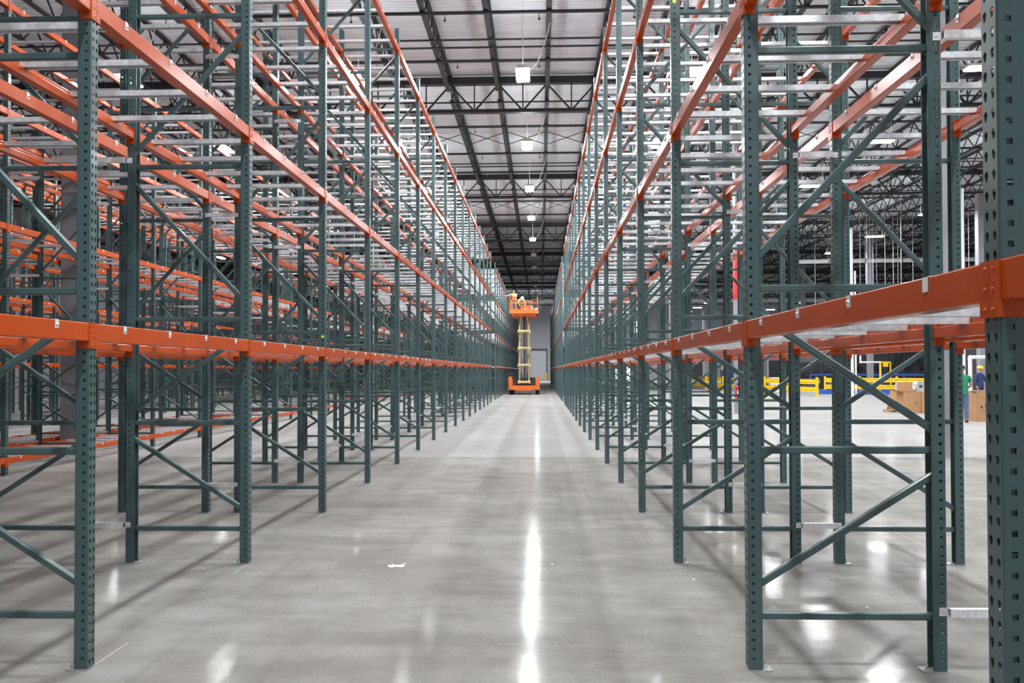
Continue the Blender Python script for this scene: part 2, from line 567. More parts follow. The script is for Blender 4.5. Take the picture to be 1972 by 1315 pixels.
for (x, y, along, on) in sorted(LAMPS, key=lambda a: a[1]):
    d, px, py = dist_px(x, y, LAMP_Z)
    vis = -60 < px < 2032 and py > -40 and d > 0
    if vis:
        seen[x] = seen.get(x, -1) + 1
        lab = '%s high bay lamp %s, %s from the camera' % ('lit white' if on else 'unlit', LINE[x], ORD[min(seen[x], 17)])
        lab = lab.replace('lit white high bay lamp over the open floor', 'lit high bay lamp over the open floor')
        grp = None
    else:
        lab, grp = 'high bay lamp out of view overhead', 'high bay lamps overhead out of view'
    t = thing('high_bay_light', lab, 'lamp', (x, y, LAMP_Z), 0 if along else math.pi / 2, grp or 'high bay lamps ' + LINE[x])
    link('housing', housing, t)
    link('diffuser', lens_on if on else lens_off, t)
    for sy in (-0.5, 0.5):
        link('hanger_wire', wires, t, (0, sy, 0))
    if x < 5:
        link('power_cord', cordm, t)
    if on:
        ld = bpy.data.lights.new('lamp_light', 'AREA')
        ld.shape = 'RECTANGLE'
        ld.size, ld.size_y = 0.38, 1.12
        ld.energy = LAMP_W
        ld.color = (0.95, 0.98, 1.0)
        lo = bpy.data.objects.new('lamp_light', ld)
        COL.objects.link(lo)
        lo.parent = t
        lo.location = (0, 0, -0.045)
        lu = bpy.data.lights.new('deck_fill', 'AREA')      # upward fill light added to brighten the roof deck
        lu.shape = 'RECTANGLE'
        lu.size, lu.size_y = 0.3, 1.0
        lu.energy = LAMP_W * 0.07
        lu.color = ld.color
        uo = bpy.data.objects.new('deck_fill', lu)
        COL.objects.link(uo)
        uo.parent = t
        uo.location = (0, 0, 0.14)
        uo.rotation_euler = (math.pi, 0, 0)

# ------------------------------------------------------------------ pallet racking: prototypes
BAY, DEPTH, TOP, PW = 2.515, 1.067, 7.72, 0.0762
HZ = (0.295, 1.2, 2.09, 3.41, 4.72, 6.04, 7.36)
DG = ((0.455, 1.066, 0), (1.31, 1.96, 1), (2.24, 3.26, 0), (3.53, 4.59, 1), (4.86, 5.90, 0), (6.17, 7.23, 1))


def punched_post():
    """3 inch channel: two rows of keyholes on the aisle face, one of square holes on each side; aisle face at x = 0."""
    b = MB()
    h, c, t, P = PW / 2, 0.005, 0.0024, 0.0508

    def sheet(fn, u0, u1, hole, hu, z_first, n):
        # fn(u, v, k) -> point; k = 0 outer skin, 1 inner skin
        zs = [0.0]
        for i in range(n):
            zs.append(z_first + P * (i + 0.5))
        zs[-1] = TOP
        for i in range(n):
            v0, v1 = zs[i], zs[i + 1]
            zc = z_first + P * i
            H = [(hu + a, zc + q) for a, q in hole]     # starts bottom centre, counter-clockwise (right side up, then left side down)
            m_ = len(H) // 2
            right = [(hu, v0), (u1, v0), (u1, v1), (hu, v1)] + [H[j] for j in range(m_, -1, -1)]
            left = [(hu, v1), (u0, v1), (u0, v0), (hu, v0)] + [H[0]] + [H[j] for j in range(len(H) - 1, m_ - 1, -1)]
            for k in (0, 1):
                for poly in (right, left):
                    pts = [fn(u, v, k) for u, v in poly]
                    if k:
                        pts = pts[::-1]
                    b.add(pts, [tuple(range(len(pts)))], 'green')
            nn = len(H)
            vv = [fn(u, v, 0) for u, v in H] + [fn(u, v, 1) for u, v in H]
            b.add(vv, [(j, (j + 1) % nn, nn + (j + 1) % nn, nn + j) for j in range(nn)], 'green')

    s = 0.0076
    sq = [(0, -s), (s, -s), (s, s), (0, s), (-s, s), (-s, -s)]
    td = [(0, -0.0150), (0.0042, -0.0125), (0.0088, 0.003), (0.0064, 0.010), (0, 0.0130), (-0.0064, 0.010), (-0.0088, 0.003), (-0.0042, -0.0125)]
    n = 150
    for sgn in (-1, 1):
        sheet(lambda u, v, k, sgn=sgn: (u, sgn * (h - k * t), v), c, PW, sq, 0.028, 0.069, n)
    sheet(lambda u, v, k: (k * t, u, v), -h + c, 0, td, -0.0175, 0.0436, n)
    sheet(lambda u, v, k: (k * t, u, v), 0, h - c, td, 0.0175, 0.0436, n)
    for sgn in (-1, 1):
        b.add([(c, sgn * h, 0), (0, sgn * (h - c), 0), (0, sgn * (h - c), TOP), (c, sgn * h, TOP)], [(0, 1, 2, 3)], 'green')
        b.box((PW - t, min(sgn * h, sgn * (h - 0.006)), 0), (PW, max(sgn * h, sgn * (h - 0.006)), TOP), 'green')
    return b


def plain_post():
    b = MB()
    h, t = PW / 2, 0.003
    b.box((0, -h, 0), (t, h, TOP), 'green')
    for sgn in (-1, 1):
        b.box((0, min(sgn * h, sgn * (h - t)), 0), (PW, max(sgn * h, sgn * (h - t)), TOP), 'green')
        b.box((PW - t, min(sgn * h, sgn * (h - .017)), 0), (PW, max(sgn * h, sgn * (h - .017)), TOP), 'green')
    return b


def base_plate():
    b = MB()
    b.prism([(-0.004, -0.045), (0.115, -0.045), (0.13, -0.03), (0.13, 0.03), (0.115, 0.045), (-0.004, 0.045)],
            (0, 0, 0.0), (0, 0, 0.007), (1, 0, 0), (0, 1, 0), 'plate')
    return b


def anchor_bolt():
    b = MB()
    b.tube((0.102, 0.015, 0.007), (0.102, 0.015, 0.012), 0.014, 'bolt', 8)
    b.tube((0.102, 0.015, 0.012), (0.102, 0.015, 0.024), 0.010, 'bolt', 6)
    b.tube((0.102, 0.015, 0.024), (0.102, 0.015, 0.04), 0.006, 'bolt', 8)
    return b


def horizontal_brace(z):
    b = MB()
    b.bar((0.03, 0, z), (DEPTH - 0.03, 0, z), 0.036, 0.040, 'green', 0.006)
    return b


def diagonal_brace(k):
    z0, z1, rear_low = DG[k]
    b = MB()
    if rear_low:
        b.bar((DEPTH - 0.05, 0, z0), (0.05, 0, z1), 0.034, 0.040, 'green', 0.006)
    else:
        b.bar((0.05, 0, z0), (DEPTH - 0.05, 0, z1), 0.034, 0.040, 'green', 0.006)
    return b


POST, PLAIN = punched_post(), plain_post()
PLATE, ANCHOR = base_plate(), anchor_bolt()
HB = [horizontal_brace(z) for z in HZ]
DB = [diagonal_brace(k) for k in range(len(DG))]
FLIP = Matrix.Translation((DEPTH, 0, 0)) @ Matrix.Rotation(math.pi, 4, 'Z')
I4 = Matrix.Identity(4)


def whole_frame(post, fine):
    b = MB()
    for mx in (I4, FLIP):
        b.join(post, mx)
        b.join(PLATE, mx)
        if fine:
            b.join(ANCHOR, mx)
    for p in HB + DB:
        b.join(p, I4)
    return b


FRAME_FINE = whole_frame(POST, True)
FRAME_PLAIN = whole_frame(PLAIN, False)
me_post, me_plate, me_anchor = POST.mesh('post'), PLATE.mesh('base_plate'), ANCHOR.mesh('anchor_bolt')
me_hb = [p.mesh('horizontal_brace') for p in HB]
me_db = [p.mesh('diagonal_brace') for p in DB]
me_frame = FRAME_FINE.mesh('upright_frame')

# beam: origin mid bay, aisle face at x = 0, z = 0 at its top
CH = 0.142
BL = BAY / 2 - PW / 2 - 0.002


def beam_tube():
    b = MB()
    prof = [(-0.001, -0.004), (0.003, 0), (0.034, 0), (0.036, -0.003), (0.036, -0.041), (0.062, -0.041), (0.064, -0.044), (0.064, -0.097), (0.060, -0.101), (0.003, -0.101), (-0.001, -0.097)]
    b.prism(prof, (0, -BL + 0.004, 0), (0, BL - 0.004, 0), (1, 0, 0), (0, 0, 1), 'orange')
    return b


def connector(s, fine=True):
    b = MB()
    y0, y1 = s * (BL - 0.001), s * (BAY / 2 - 0.0012)
    b.box((-0.0065, min(y0, y1), -CH), (-0.0015, max(y0, y1), 0.001), 'orange')
    ya, yb = s * (BL - 0.004), s * (BL + 0.001)
    b.box((-0.0065, min(ya, yb), -CH), (0.062, max(ya, yb), 0.001), 'orange')
    return b


def rivets(s):
    b = MB()
    y = s * (BAY / 2 - 0.0175)
    for z in (-0.020, -0.071, -0.122):
        b.dome((-0.0065, y, z), (-1, 0, 0), 0.0065, 0.004, 'orange', 8)
    b.box((-0.0085, y - 0.004, -0.058), (-0.0065, y + 0.004, -0.049), 'orange')
    b.box((-0.0085, y - 0.004, -0.088), (-0.0065, y + 0.004, -0.080), 'orange')
    return b


TUBE = beam_tube()
CONN = {s: connector(s) for s in (-1, 1)}
RIV = {s: rivets(s) for s in (-1, 1)}
BEAM_FINE = MB()
for p in (TUBE, CONN[1], CONN[-1], RIV[1], RIV[-1]):
    BEAM_FINE.join(p, I4)
BEAM_PLAIN = MB()
for p in (TUBE, CONN[1], CONN[-1]):
    BEAM_PLAIN.join(p, I4)
me_tube = TUBE.mesh('beam_tube')
me_conn = {s: CONN[s].mesh('end_connector') for s in (-1, 1)}
me_riv = {s: RIV[s].mesh('rivets') for s in (-1, 1)}
me_beam = BEAM_FINE.mesh('load_beam')

# crossbar: origin mid depth, z = 0 level with the beam top
CX = DEPTH / 2 - 0.0375


def crossbar_body():
    b = MB()
    w, h, t = 0.031, 0.041, 0.002
    prof = [(-w, -h), (-w, -0.001), (w, -0.001), (w, -h), (w - 0.012, -h), (w - 0.012, -h + t), (w - t, -h + t), (w - t, -0.001 - t), (-w + t, -0.001 - t), (-w + t, -h + t), (-w + 0.012, -h + t), (-w + 0.012, -h)]
    b.prism(prof, (-CX, 0, 0), (CX, 0, 0), (0, 1, 0), (0, 0, 1), 'galv')
    return b


def crossbar_clip(s):
    b = MB()
    e = DEPTH / 2
    xs = sorted((s * (CX - 0.05), s * (e + 0.004)))
    b.box((xs[0], -0.016, 0.0), (xs[1], 0.016, 0.0025), 'galv')
    xs = sorted((s * (e + 0.0015), s * (e + 0.004)))
    b.box((xs[0], -0.016, -0.044), (xs[1], 0.016, 0.0025), 'galv')
    return b


def clip_bolt(s):
    b = MB()
    b.dome((s * (DEPTH / 2 + 0.004), 0, -0.026), (s, 0, 0), 0.0115, 0.010, 'bolt', 10)
    return b


XB = crossbar_body()
XC = {s: crossbar_clip(s) for s in (-1, 1)}
XBOLT = {s: clip_bolt(s) for s in (-1, 1)}
XB_FINE = MB()
for p in (XB, XC[1], XC[-1], XBOLT[1], XBOLT[-1]):
    XB_FINE.join(p, I4)
XB_PLAIN = MB()
for p in (XB, XC[1], XC[-1]):
    XB_PLAIN.join(p, I4)
me_xb = XB.mesh('bar')
me_xc = {s: XC[s].mesh('clip') for s in (-1, 1)}
me_xbolt = {s: XBOLT[s].mesh('clip_bolt') for s in (-1, 1)}
me_crossbar = XB_FINE.mesh('crossbar')

# ------------------------------------------------------------------ pallet racking: layout
LV_AB = (1.9105, 3.745, 5.572, 7.398)
LV_CD = (0.285, 2.17, 4.0, 5.83, 7.55)


def run(y0, n0, n1, gap_after, gap, last):
    ys, y = [], y0 + n0 * BAY
    k = n0
    bays = []
    while y < last:
        ys.append(y)
        if gap_after is not None and k == gap_after:
            y += gap
            bays.append(False)
        else:
            y += BAY
            bays.append(True)
        k += 1
    return ys, bays


LY, RY = 4.545 - BAY, 4.631 - BAY
ROWS = [  # name, aisle face x, direction into the rack, first y, levels
    ('left aisle-side row', -2.49, -1, run(LY, 0, 0, 16, 4.3, 96), LV_AB),
    ('left row behind it', -4.925, 1, run(LY, 0, 0, 16, 4.3, 96), LV_AB),
    ('right aisle-side row', 1.129, 1, run(RY, -1, 0, 15, 4.3, 96), LV_AB),
    ('right row by open floor', 3.55, -1, run(RY, -1, 0, 15, 4.3, 96), LV_AB),
    ('third row on the left', -8.44, -1, run(LY + 0.8, 2, 0, 13, 6.8, 92), LV_CD),
    ('fourth row on the left', -11.18, 1, run(LY + 0.8, 2, 0, 13, 6.8, 92), LV_CD),
    ('fifth row on the left', -14.85, -1, run(LY + 0.3, 5, 0, 15, 6.8, 90), LV_AB),
    ('sixth row on the left', -17.30, 1, run(LY + 0.3, 5, 0, 15, 6.8, 90), LV_AB),
    ('seventh row on the left', -21.0, -1, run(LY + 0.3, 7, 0, 15, 6.8, 80), LV_AB),
    ('eighth row on the left', -23.4, 1, run(LY + 0.3, 7, 0, 15, 6.8, 80), LV_AB),
]
LVN = ['lowest', 'second', 'third', 'fourth', 'top']


def size(x, y, z0, z1):
    """How large a thing at x, y shows in the photo; 0 when outside the frame."""
    best = 0
    for z in (z0, (z0 + z1) / 2, z1):
        d, px, py = dist_px(x, y, z)
        if d > 0.5 and -90 < px < 2062 and -60 < py < 1375:
            best = max(best, 1.0 / d)
    return best


frames, beams, bars, spacers = [], [], [], []
for ri, (rname, X, sd, (ys, bays), levels) in enumerate(ROWS):
    rz = 0.0 if sd > 0 else math.pi
    hidden = (1.0, 0.92, 1.0, 0.9, 0.8, 0.7, 0.6, 0.5, 0.4, 0.35)[ri]
    for k, y in enumerate(ys):
        s = max(size(X, y, 0, TOP), size(X + sd * DEPTH, y, 0, TOP))
        frames.append((s * hidden, ri, k, X, y, rz))
    for k in range(len(ys) - 1):
        if not bays[k]:
            continue
        ym = ys[k] + BAY / 2
        for li, z in enumerate(levels):
            for rear in (0, 1):
                bx = X + (sd * DEPTH if rear else 0)
                s = max(size(bx, ys[k], z, z), size(bx, ym, z, z), size(bx, ys[k] + BAY, z, z))
                beams.append((s * hidden * (0.92 if rear else 1), ri, k, li, rear, bx, ym, z, rz + (math.pi if rear else 0)))
            for q, fr in enumerate((0.14, 0.38, 0.62, 0.86)):
                yb = ys[k] + BAY * fr
                s = size(X + sd * DEPTH / 2, yb, z, z)
                bars.append((s * hidden, ri, k, li, q, X + sd * DEPTH / 2, yb, z, rz))

# ordinals count the frames a viewer can see, nearest first
first_vis = {}
for s, ri, k, *_ in frames:
    if s > 0:
        first_vis[ri] = min(first_vis.get(ri, 99), k)


def nth(ri, k):
    n = k - first_vis.get(ri, 0)
    return ORD[n] if 0 <= n < len(ORD) else None


LIMIT = 298


def split(lst):
    lst.sort(key=lambda a: -a[0])
    return lst[:LIMIT], lst[LIMIT:]


near_f, rest_f = split(frames)
near_b, rest_b = split(beams)
near_x, rest_x = split(bars)

for i, (s, ri, k, X, y, rz) in enumerate(near_f):
    rn = ROWS[ri][0]
    o_ = nth(ri, k)
    if s <= 0:
        lab, grp = 'green upright rack frame just out of view beside the camera', 'upright frames out of view'
    elif o_:
        lab, grp = 'green punched-steel upright rack frame, %s from the camera in %s' % (o_, rn), 'upright frames in the ' + rn
    else:
        lab, grp = 'distant green upright rack frame far down the %s' % rn, 'distant upright frames in the ' + rn
    if i < 44:
        t = thing('upright_frame', lab, 'rack frame', (X, y, 0), rz, grp)
        for mx in (0, 1):
            loc, r = ((0, 0, 0), 0) if not mx else ((DEPTH, 0, 0), math.pi)
            p = link('post', me_post, t, loc, r)
            pl = link('base_plate', me_plate, t, loc, r)
            link('anchor_bolt', me_anchor, pl)
        for me in me_hb:
            link('horizontal_brace', me, t)
        for me in me_db:
            link('diagonal_brace', me, t)
        if (ri, k) in ((0, 3), (1, 3), (2, 3)):
            sb = MB()
            sy_ = -1 if rz == 0 else 1
            zs_ = 4.8 if ri == 2 else 2.04
            xs_ = DEPTH - 0.028 if ri == 1 else 0.028
            sb.tube((xs_, 0.0383 * sy_, zs_), (xs_, 0.040 * sy_, zs_), 0.017, 'sticker', 14)
            tag(sb.build('sticker', t), 'round yellow-green sticker')
    else:
        tag(link('upright_frame', me_frame, None, (X, y, 0), rz), lab, 'rack frame', grp, 'thing')

for i, (s, ri, k, li, rear, X, y, z, rz) in enumerate(near_b):
    rn = ROWS[ri][0]
    o_ = nth(ri, k)
    side = 'rear' if rear else 'front'
    if s <= 0:
        lab, grp = 'orange rack beam just out of view', 'rack beams out of view'
    elif o_:
        lab, grp = 'orange %s beam, %s level, beyond %s frame of %s' % (side, LVN[li], o_, rn), 'orange beams in the ' + rn
    elif k < first_vis.get(ri, 0):
        lab, grp = 'orange %s beam, %s level, before first frame of %s' % (side, LVN[li], rn), 'orange beams in the ' + rn
    else:
        lab, grp = 'distant orange %s beam, %s level, far down %s' % (side, LVN[li], rn), 'distant beams, %s %s, %s' % (LVN[li], side, rn)
    if i < 50:
        t = thing('rack_beam', lab, 'beam', (X, y, z), rz, grp)
        link('beam_tube', me_tube, t)
        for s_ in (-1, 1):
            c = link('end_connector', me_conn[s_], t)
            link('rivets', me_riv[s_], c)
    else:
        tag(link('rack_beam', me_beam, None, (X, y, z), rz), lab, 'beam', grp, 'thing')

for i, (s, ri, k, li, q, X, y, z, rz) in enumerate(near_x):
    rn = ROWS[ri][0]
    o_ = nth(ri, k)
    if s <= 0:
        lab, grp = 'galvanized crossbar just out of view', 'crossbars out of view'
    elif o_:
        lab, grp = 'galvanized crossbar, %s of four, %s level, beyond %s frame of %s' % (ORD[q], LVN[li], o_, rn), 'crossbars in the ' + rn
    elif k < first_vis.get(ri, 0):
        lab, grp = 'galvanized crossbar, %s of four, %s level, before first frame of %s' % (ORD[q], LVN[li], rn), 'crossbars in the ' + rn
    else:
        lab, grp = 'distant galvanized crossbar, %s level, far down %s' % (LVN[li], rn), 'distant crossbars, %s, %s' % (LVN[li], rn)
    if i < 60:
        t = thing('pallet_crossbar', lab, 'crossbar', (X, y, z), rz, grp)
        link('bar', me_xb, t)
        for s_ in (-1, 1):
            c = link('clip', me_xc[s_], t)
            link('clip_bolt', me_xbolt[s_], c)
    else:
        tag(link('pallet_crossbar', me_crossbar, None, (X, y, z), rz), lab, 'crossbar', grp, 'thing')


def merged(name, proto, items, label, cat, pos):
    b = MB()
    for it in items:
        x, y, z, rz = pos(it)
        b.join(proto, Matrix.Translation((x, y, z)) @ Matrix.Rotation(rz, 4, 'Z'))
    if items:
        tag(b.build(name), label, cat, None, 'stuff')


merged('distant_upright_frames', FRAME_PLAIN, rest_f, 'mass of distant green rack frames beyond the nearer ones', 'rack frames', lambda a: (a[3], a[4], 0, a[5]))
merged('distant_rack_beams', BEAM_PLAIN, rest_b, 'mass of distant orange rack beams beyond the nearer ones', 'beams', lambda a: (a[5], a[6], a[7], a[8]))
merged('distant_pallet_crossbars', XB_PLAIN, rest_x, 'mass of distant galvanized crossbars beyond the nearer ones', 'crossbars', lambda a: (a[5], a[6], a[7], a[8]))

# row spacers: galvanized channels tying the two rows of each pair across the flue
for (ra, rb, pname) in ((0, 1, 'left pair of rows'), (2, 3, 'right pair of rows'), (4, 5, 'third and fourth rows')):
    Xa = ROWS[ra][1] + ROWS[ra][2] * DEPTH
    Xb = ROWS[rb][1] + ROWS[rb][2] * DEPTH
    xa, xb = sorted((Xa, Xb))
    m = MB()
    w = (xb - xa) / 2
    m.prism([(0, 0), (0.03, 0), (0.03, 0.003), (0.003, 0.003), (0.003, 0.042), (0.03, 0.042), (0.03, 0.045), (0, 0.045)],
            (-w + 0.002, 0, 0), (w - 0.002, 0, 0), (0, -1, 0), (0, 0, 1), 'galv')
    m.box((-w - 0.045, -0.003, 0), (w + 0.045, 0.0, 0.045), 'galv')
    m.box((-w + 0.002, -0.034, 0.0), (w - 0.002, -0.030, 0.045), 'galv')
    me_s = m.mesh('channel')
    me_sb, me_all = {}, MB()
    me_all.join(m, I4)
    for sx in (-1, 1):
        bm_ = MB()
        bm_.dome((sx * (w + 0.028), -0.003, 0.022), (0, -1, 0), 0.009, 0.006, 'bolt', 8)
        me_sb[sx] = bm_.mesh('bolt')
        me_all.join(bm_, I4)
    me_all = me_all.mesh('row_spacer')
    ys = ROWS[ra][3][0]
    for k, y in enumerate(ys[:16]):
        for hi, z in enumerate((0.308, 3.44, 5.30)):
            if size((xa + xb) / 2, y, z, z) <= 0:
                continue
            o_ = nth(ra, k)
            lab = 'galvanized row spacer, %s, between the %s frames of the %s' % (('near the floor', 'at mid height', 'high up')[hi], o_, pname)
            loc = ((xa + xb) / 2, y - PW / 2 - 0.0005, z)
            if k < 5:
                t = thing('row_spacer', lab, 'spacer', loc, 0, 'row spacers in the ' + pname)
                link('channel', me_s, t)
                link('bolt', me_sb[-1], t)
                link('bolt', me_sb[1], t)
            else:
                tag(link('row_spacer', me_all, None, loc), lab, 'spacer', 'row spacers in the ' + pname, 'thing')
#@@REST
# ------------------------------------------------------------------ layout chalk, litter
def at(px, d):
    v = fw * d + r2 * ((px - 986) / FPX * d)
    return v.x, v.y


for (x, y0, y1, lab) in ((-2.499, 4.60, 4.98, 'short pale chalk line on the floor at the nearest left rack post'),
                         (-2.499, 6.70, 7.04, 'short pale chalk line on the floor before the second left rack post'),
                         (-2.499, 9.18, 9.55, 'short pale chalk line on the floor before the third left rack post'),
                         (3.575, 7.7, 8.75, 'long faint chalk line on the open floor beside the right racks')):
    b = MB()
    n = 14
    for i in range(n):
        ya, yb = y0 + (y1 - y0) * i / n, y0 + (y1 - y0) * (i + 1) / n
        j = random.uniform(-0.0006, 0.0006)
        b.add([(x - .002 + j, ya, .0006), (x + .002 + j, ya, .0006), (x + .002 + j, yb, .0006), (x - .002 + j, yb, .0006)], [(0, 1, 2, 3)], 'chalk')
    tag(b.build('chalk_line'), lab, 'chalk line', None, 'thing')

# crumpled scrap of white wrapping on the aisle floor
b = MB()
rng = random.Random(3)
nx_, ny_ = 12, 6
P = []
for i in range(nx_):
    for j in range(ny_):
        u, v = i / (nx_ - 1), j / (ny_ - 1)
        w = 0.035 * (0.55 + 0.45 * math.sin(math.pi * u) + 0.25 * math.sin(9 * u))
        P.append(((u - 0.5) * 0.135 + rng.uniform(-.003, .003), (v - 0.5) * 2 * w, 0.002 + 0.013 * abs(math.sin(5 * u + 3 * v)) * math.sin(math.pi * v) + rng.uniform(0, .004)))
F = [(i * ny_ + j, (i + 1) * ny_ + j, (i + 1) * ny_ + j + 1, i * ny_ + j + 1) for i in range(nx_ - 1) for j in range(ny_ - 1)]
b.add(P, F, 'film')
b.add([(-.03, .02, .004), (-.022, .02, .004), (-.035, .075, .014), (-.041, .07, .010)], [(0, 1, 2, 3)], 'film')
b.add([(.04, .01, .004), (.05, .005, .004), (.085, .06, .016), (.06, .055, .010), (.035, .05, .006)], [(0, 1, 2, 3, 4)], 'film')
x, y = at(763, 1.64 * 1600 / 375)
tag(b.build('paper_scrap', None, (x, y, 0), 0.15), 'crumpled white scrap of wrapping lying on the concrete aisle', 'litter', None, 'thing')

for (px, py) in ((1062 + 0, 1083), (1333, 1113), (1665, 1168)):
    d = 1.64 * 1600 / (py - 712)
    x, y = at(px, d)
    b = MB()
    b.dome((0, 0, 0), (0.2, 0, 1), 0.011, 0.008, 'film', 6)
    tag(b.build('debris_chip', None, (x, y, 0)), 'tiny white chip of debris lying on the concrete floor', 'litter', 'white chips on the floor', 'thing')


# ------------------------------------------------------------------ people
def skin_mesh(name, verts, edges, roots, mt, sub=1):
    """verts: {key: (position, radius)}; grows one smooth surface around the joined edges."""
    keys = list(verts)
    me = bpy.data.meshes.new(name)
    me.from_pydata([verts[k][0] for k in keys], [(keys.index(a), keys.index(b_)) for a, b_ in edges], [])
    o = bpy.data.objects.new('tmp', me)
    COL.objects.link(o)
    o.modifiers.new('s', 'SKIN')
    if not me.skin_vertices:
        bm_ = bmesh.new()
        bm_.from_mesh(me)
        bm_.verts.layers.skin.verify()
        bm_.to_mesh(me)
        bm_.free()
    for i, k in enumerate(keys):
        r = verts[k][1]
        me.skin_vertices[0].data[i].radius = (r, r) if not isinstance(r, tuple) else r
        me.skin_vertices[0].data[i].use_root = k in roots
    ss = o.modifiers.new('u', 'SUBSURF')
    ss.levels = sub
    ss.render_levels = sub
    dg = bpy.context.evaluated_depsgraph_get()
    out = bpy.data.meshes.new_from_object(o.evaluated_get(dg))
    out.name = name
    bpy.data.objects.remove(o)
    out.materials.clear()
    out.materials.append(M[mt])
    for p in out.polygons:
        p.use_smooth = True
    return out


def lerp(a, b_, t):
    return tuple(a[i] + (b_[i] - a[i]) * t for i in range(3))


def person(name, label, J, loc, rz, top, bottom, group=None, helmet=None, vest=None, hair=True, sleeves='short'):
    """J: joint positions in metres, facing -y. Body is one surface; clothes are children that follow it."""
    root = thing('person', label, 'person', loc, rz, group)
    V, Ed = {}, []
    V['pelvis'] = (J['pelvis'], 0.11)
    V['waist'] = (J['waist'], 0.105)
    V['chest'] = (J['chest'], 0.115)
    V['neck0'] = (J['neck'], 0.06)
    V['neck1'] = (lerp(J['neck'], J['head'], 0.4), 0.052)
    V['head0'] = (lerp(J['neck'], J['head'], 0.75), 0.075)
    V['head'] = (J['head'], 0.092)
    hd = Vector(J['head']) - Vector(J['neck'])
    V['crown'] = (tuple(Vector(J['head']) + hd.normalized() * 0.075), 0.07)
    Ed += [('pelvis', 'waist'), ('waist', 'chest'), ('chest', 'neck0'), ('neck0', 'neck1'), ('neck1', 'head0'), ('head0', 'head'), ('head', 'crown')]
    for s in 'lr':
        V['sh' + s] = (J['sh' + s], 0.062)
        V['ua' + s] = (lerp(J['sh' + s], J['el' + s], 0.5), 0.05)
        V['el' + s] = (J['el' + s], 0.042)
        V['wr' + s] = (J['wr' + s], 0.029)
        V['pa' + s] = (J['ha' + s], (0.042, 0.02))
        V['hip' + s] = (J['hip' + s], 0.09)
        V['th' + s] = (lerp(J['hip' + s], J['kn' + s], 0.5), 0.078)
        V['kn' + s] = (J['kn' + s], 0.056)
        V['ca' + s] = (lerp(J['kn' + s], J['an' + s], 0.35), 0.055)
        V['an' + s] = (J['an' + s], 0.038)
        V['toe' + s] = (J['toe' + s], 0.032)
        Ed += [('chest', 'sh' + s), ('sh' + s, 'ua' + s), ('ua' + s, 'el' + s), ('el' + s, 'wr' + s), ('wr' + s, 'pa' + s),
               ('pelvis', 'hip' + s), ('hip' + s, 'th' + s), ('th' + s, 'kn' + s), ('kn' + s, 'ca' + s), ('ca' + s, 'an' + s), ('an' + s, 'toe' + s)]
    body = link('body', skin_mesh('body', V, Ed, ('pelvis',), 'skin', 2), root)
    # fingers, nose and ears grown as short chains rooted inside the palm and the head
    V, Ed, R_ = {}, [], []
    for s in 'lr':
        w, h = Vector(J['wr' + s]), Vector(J['ha' + s])
        d = (h - w).normalized()
        side = d.cross(Vector((0, 0, 1)))
        side = side.normalized() if side.length > 0.1 else Vector((1, 0, 0))
        curl = d.cross(side)
        if curl.z > 0:
            curl = -curl
        for q, (off, ln) in enumerate(((-0.028, 0.072), (-0.010, 0.082), (0.009, 0.076), (0.027, 0.06))):
            p0 = h + side * off + d * 0.01
            p1 = p0 + d * ln * 0.5 + curl * ln * 0.1
            p2 = p1 + d * ln * 0.4 + curl * ln * 0.35
            a = ['f%s%d%d' % (s, q, i) for i in range(3)]
            for kx, pp, rr in zip(a, (p0, p1, p2), (0.010, 0.009, 0.007)):
                V[kx] = (tuple(pp), rr)
            Ed += [(a[0], a[1]), (a[1], a[2])]
            R_.append(a[0])
        p0 = h - d * 0.025 - side * 0.03
        p1 = p0 - side * 0.028 + d * 0.03
        p2 = p1 - side * 0.004 + d * 0.032 + curl * 0.008
        a = ['t%s%d' % (s, i) for i in range(3)]
        for kx, pp, rr in zip(a, (p0, p1, p2), (0.012, 0.0105, 0.008)):
            V[kx] = (tuple(pp), rr)
        Ed += [(a[0], a[1]), (a[1], a[2])]
        R_.append(a[0])
    fing = skin_mesh('fingers', V, Ed, R_, 'skin', 1)
    hd = hd.normalized()
    face = Vector(J.get('face', (0, -1, 0))).normalized()
    face = (face - hd * face.dot(hd)).normalized()
    ear = hd.cross(face).normalized()
    hc = Vector(J['head'])
    f = MB()
    f.dome(hc + face * 0.085 - hd * 0.012, face - hd * 0.3, 0.016, 0.028, 'skin', 8)
    for sg in (-1, 1):
        f.dome(hc + ear * 0.088 * sg - hd * 0.01, ear * sg - face * 0.3, 0.026, 0.018, 'skin', 8)
        f.dome(hc + face * 0.088 + ear * 0.032 * sg + hd * 0.012, face, 0.010, 0.006, 'hair', 8)
    f.bar(hc + face * 0.088 - hd * 0.05 - ear * 0.022, hc + face * 0.088 - hd * 0.05 + ear * 0.022, 0.008, 0.008, 'red', side=tuple(hd))
    fm = f.mesh('face')
    # join fingers and face into the body so that it stays one object
    bm_ = bmesh.new()
    bm_.from_mesh(body.data)
    n0 = len(bm_.faces)
    bm_.from_mesh(fing)
    bm_.faces.ensure_lookup_table()
    k0 = len(bm_.faces)
    bm_.from_mesh(fm)
    bm_.faces.ensure_lookup_table()
    for ff in bm_.faces[k0:]:
        ff.smooth = True
    me = bpy.data.meshes.new('body')
    bm_.to_mesh(me)
    bm_.free()
    for mt in fm.materials:
        me.materials.append(mt)
    body.data = me
    # shirt
    side_ = (Vector(J['shr']) - Vector(J['shl'])).normalized()

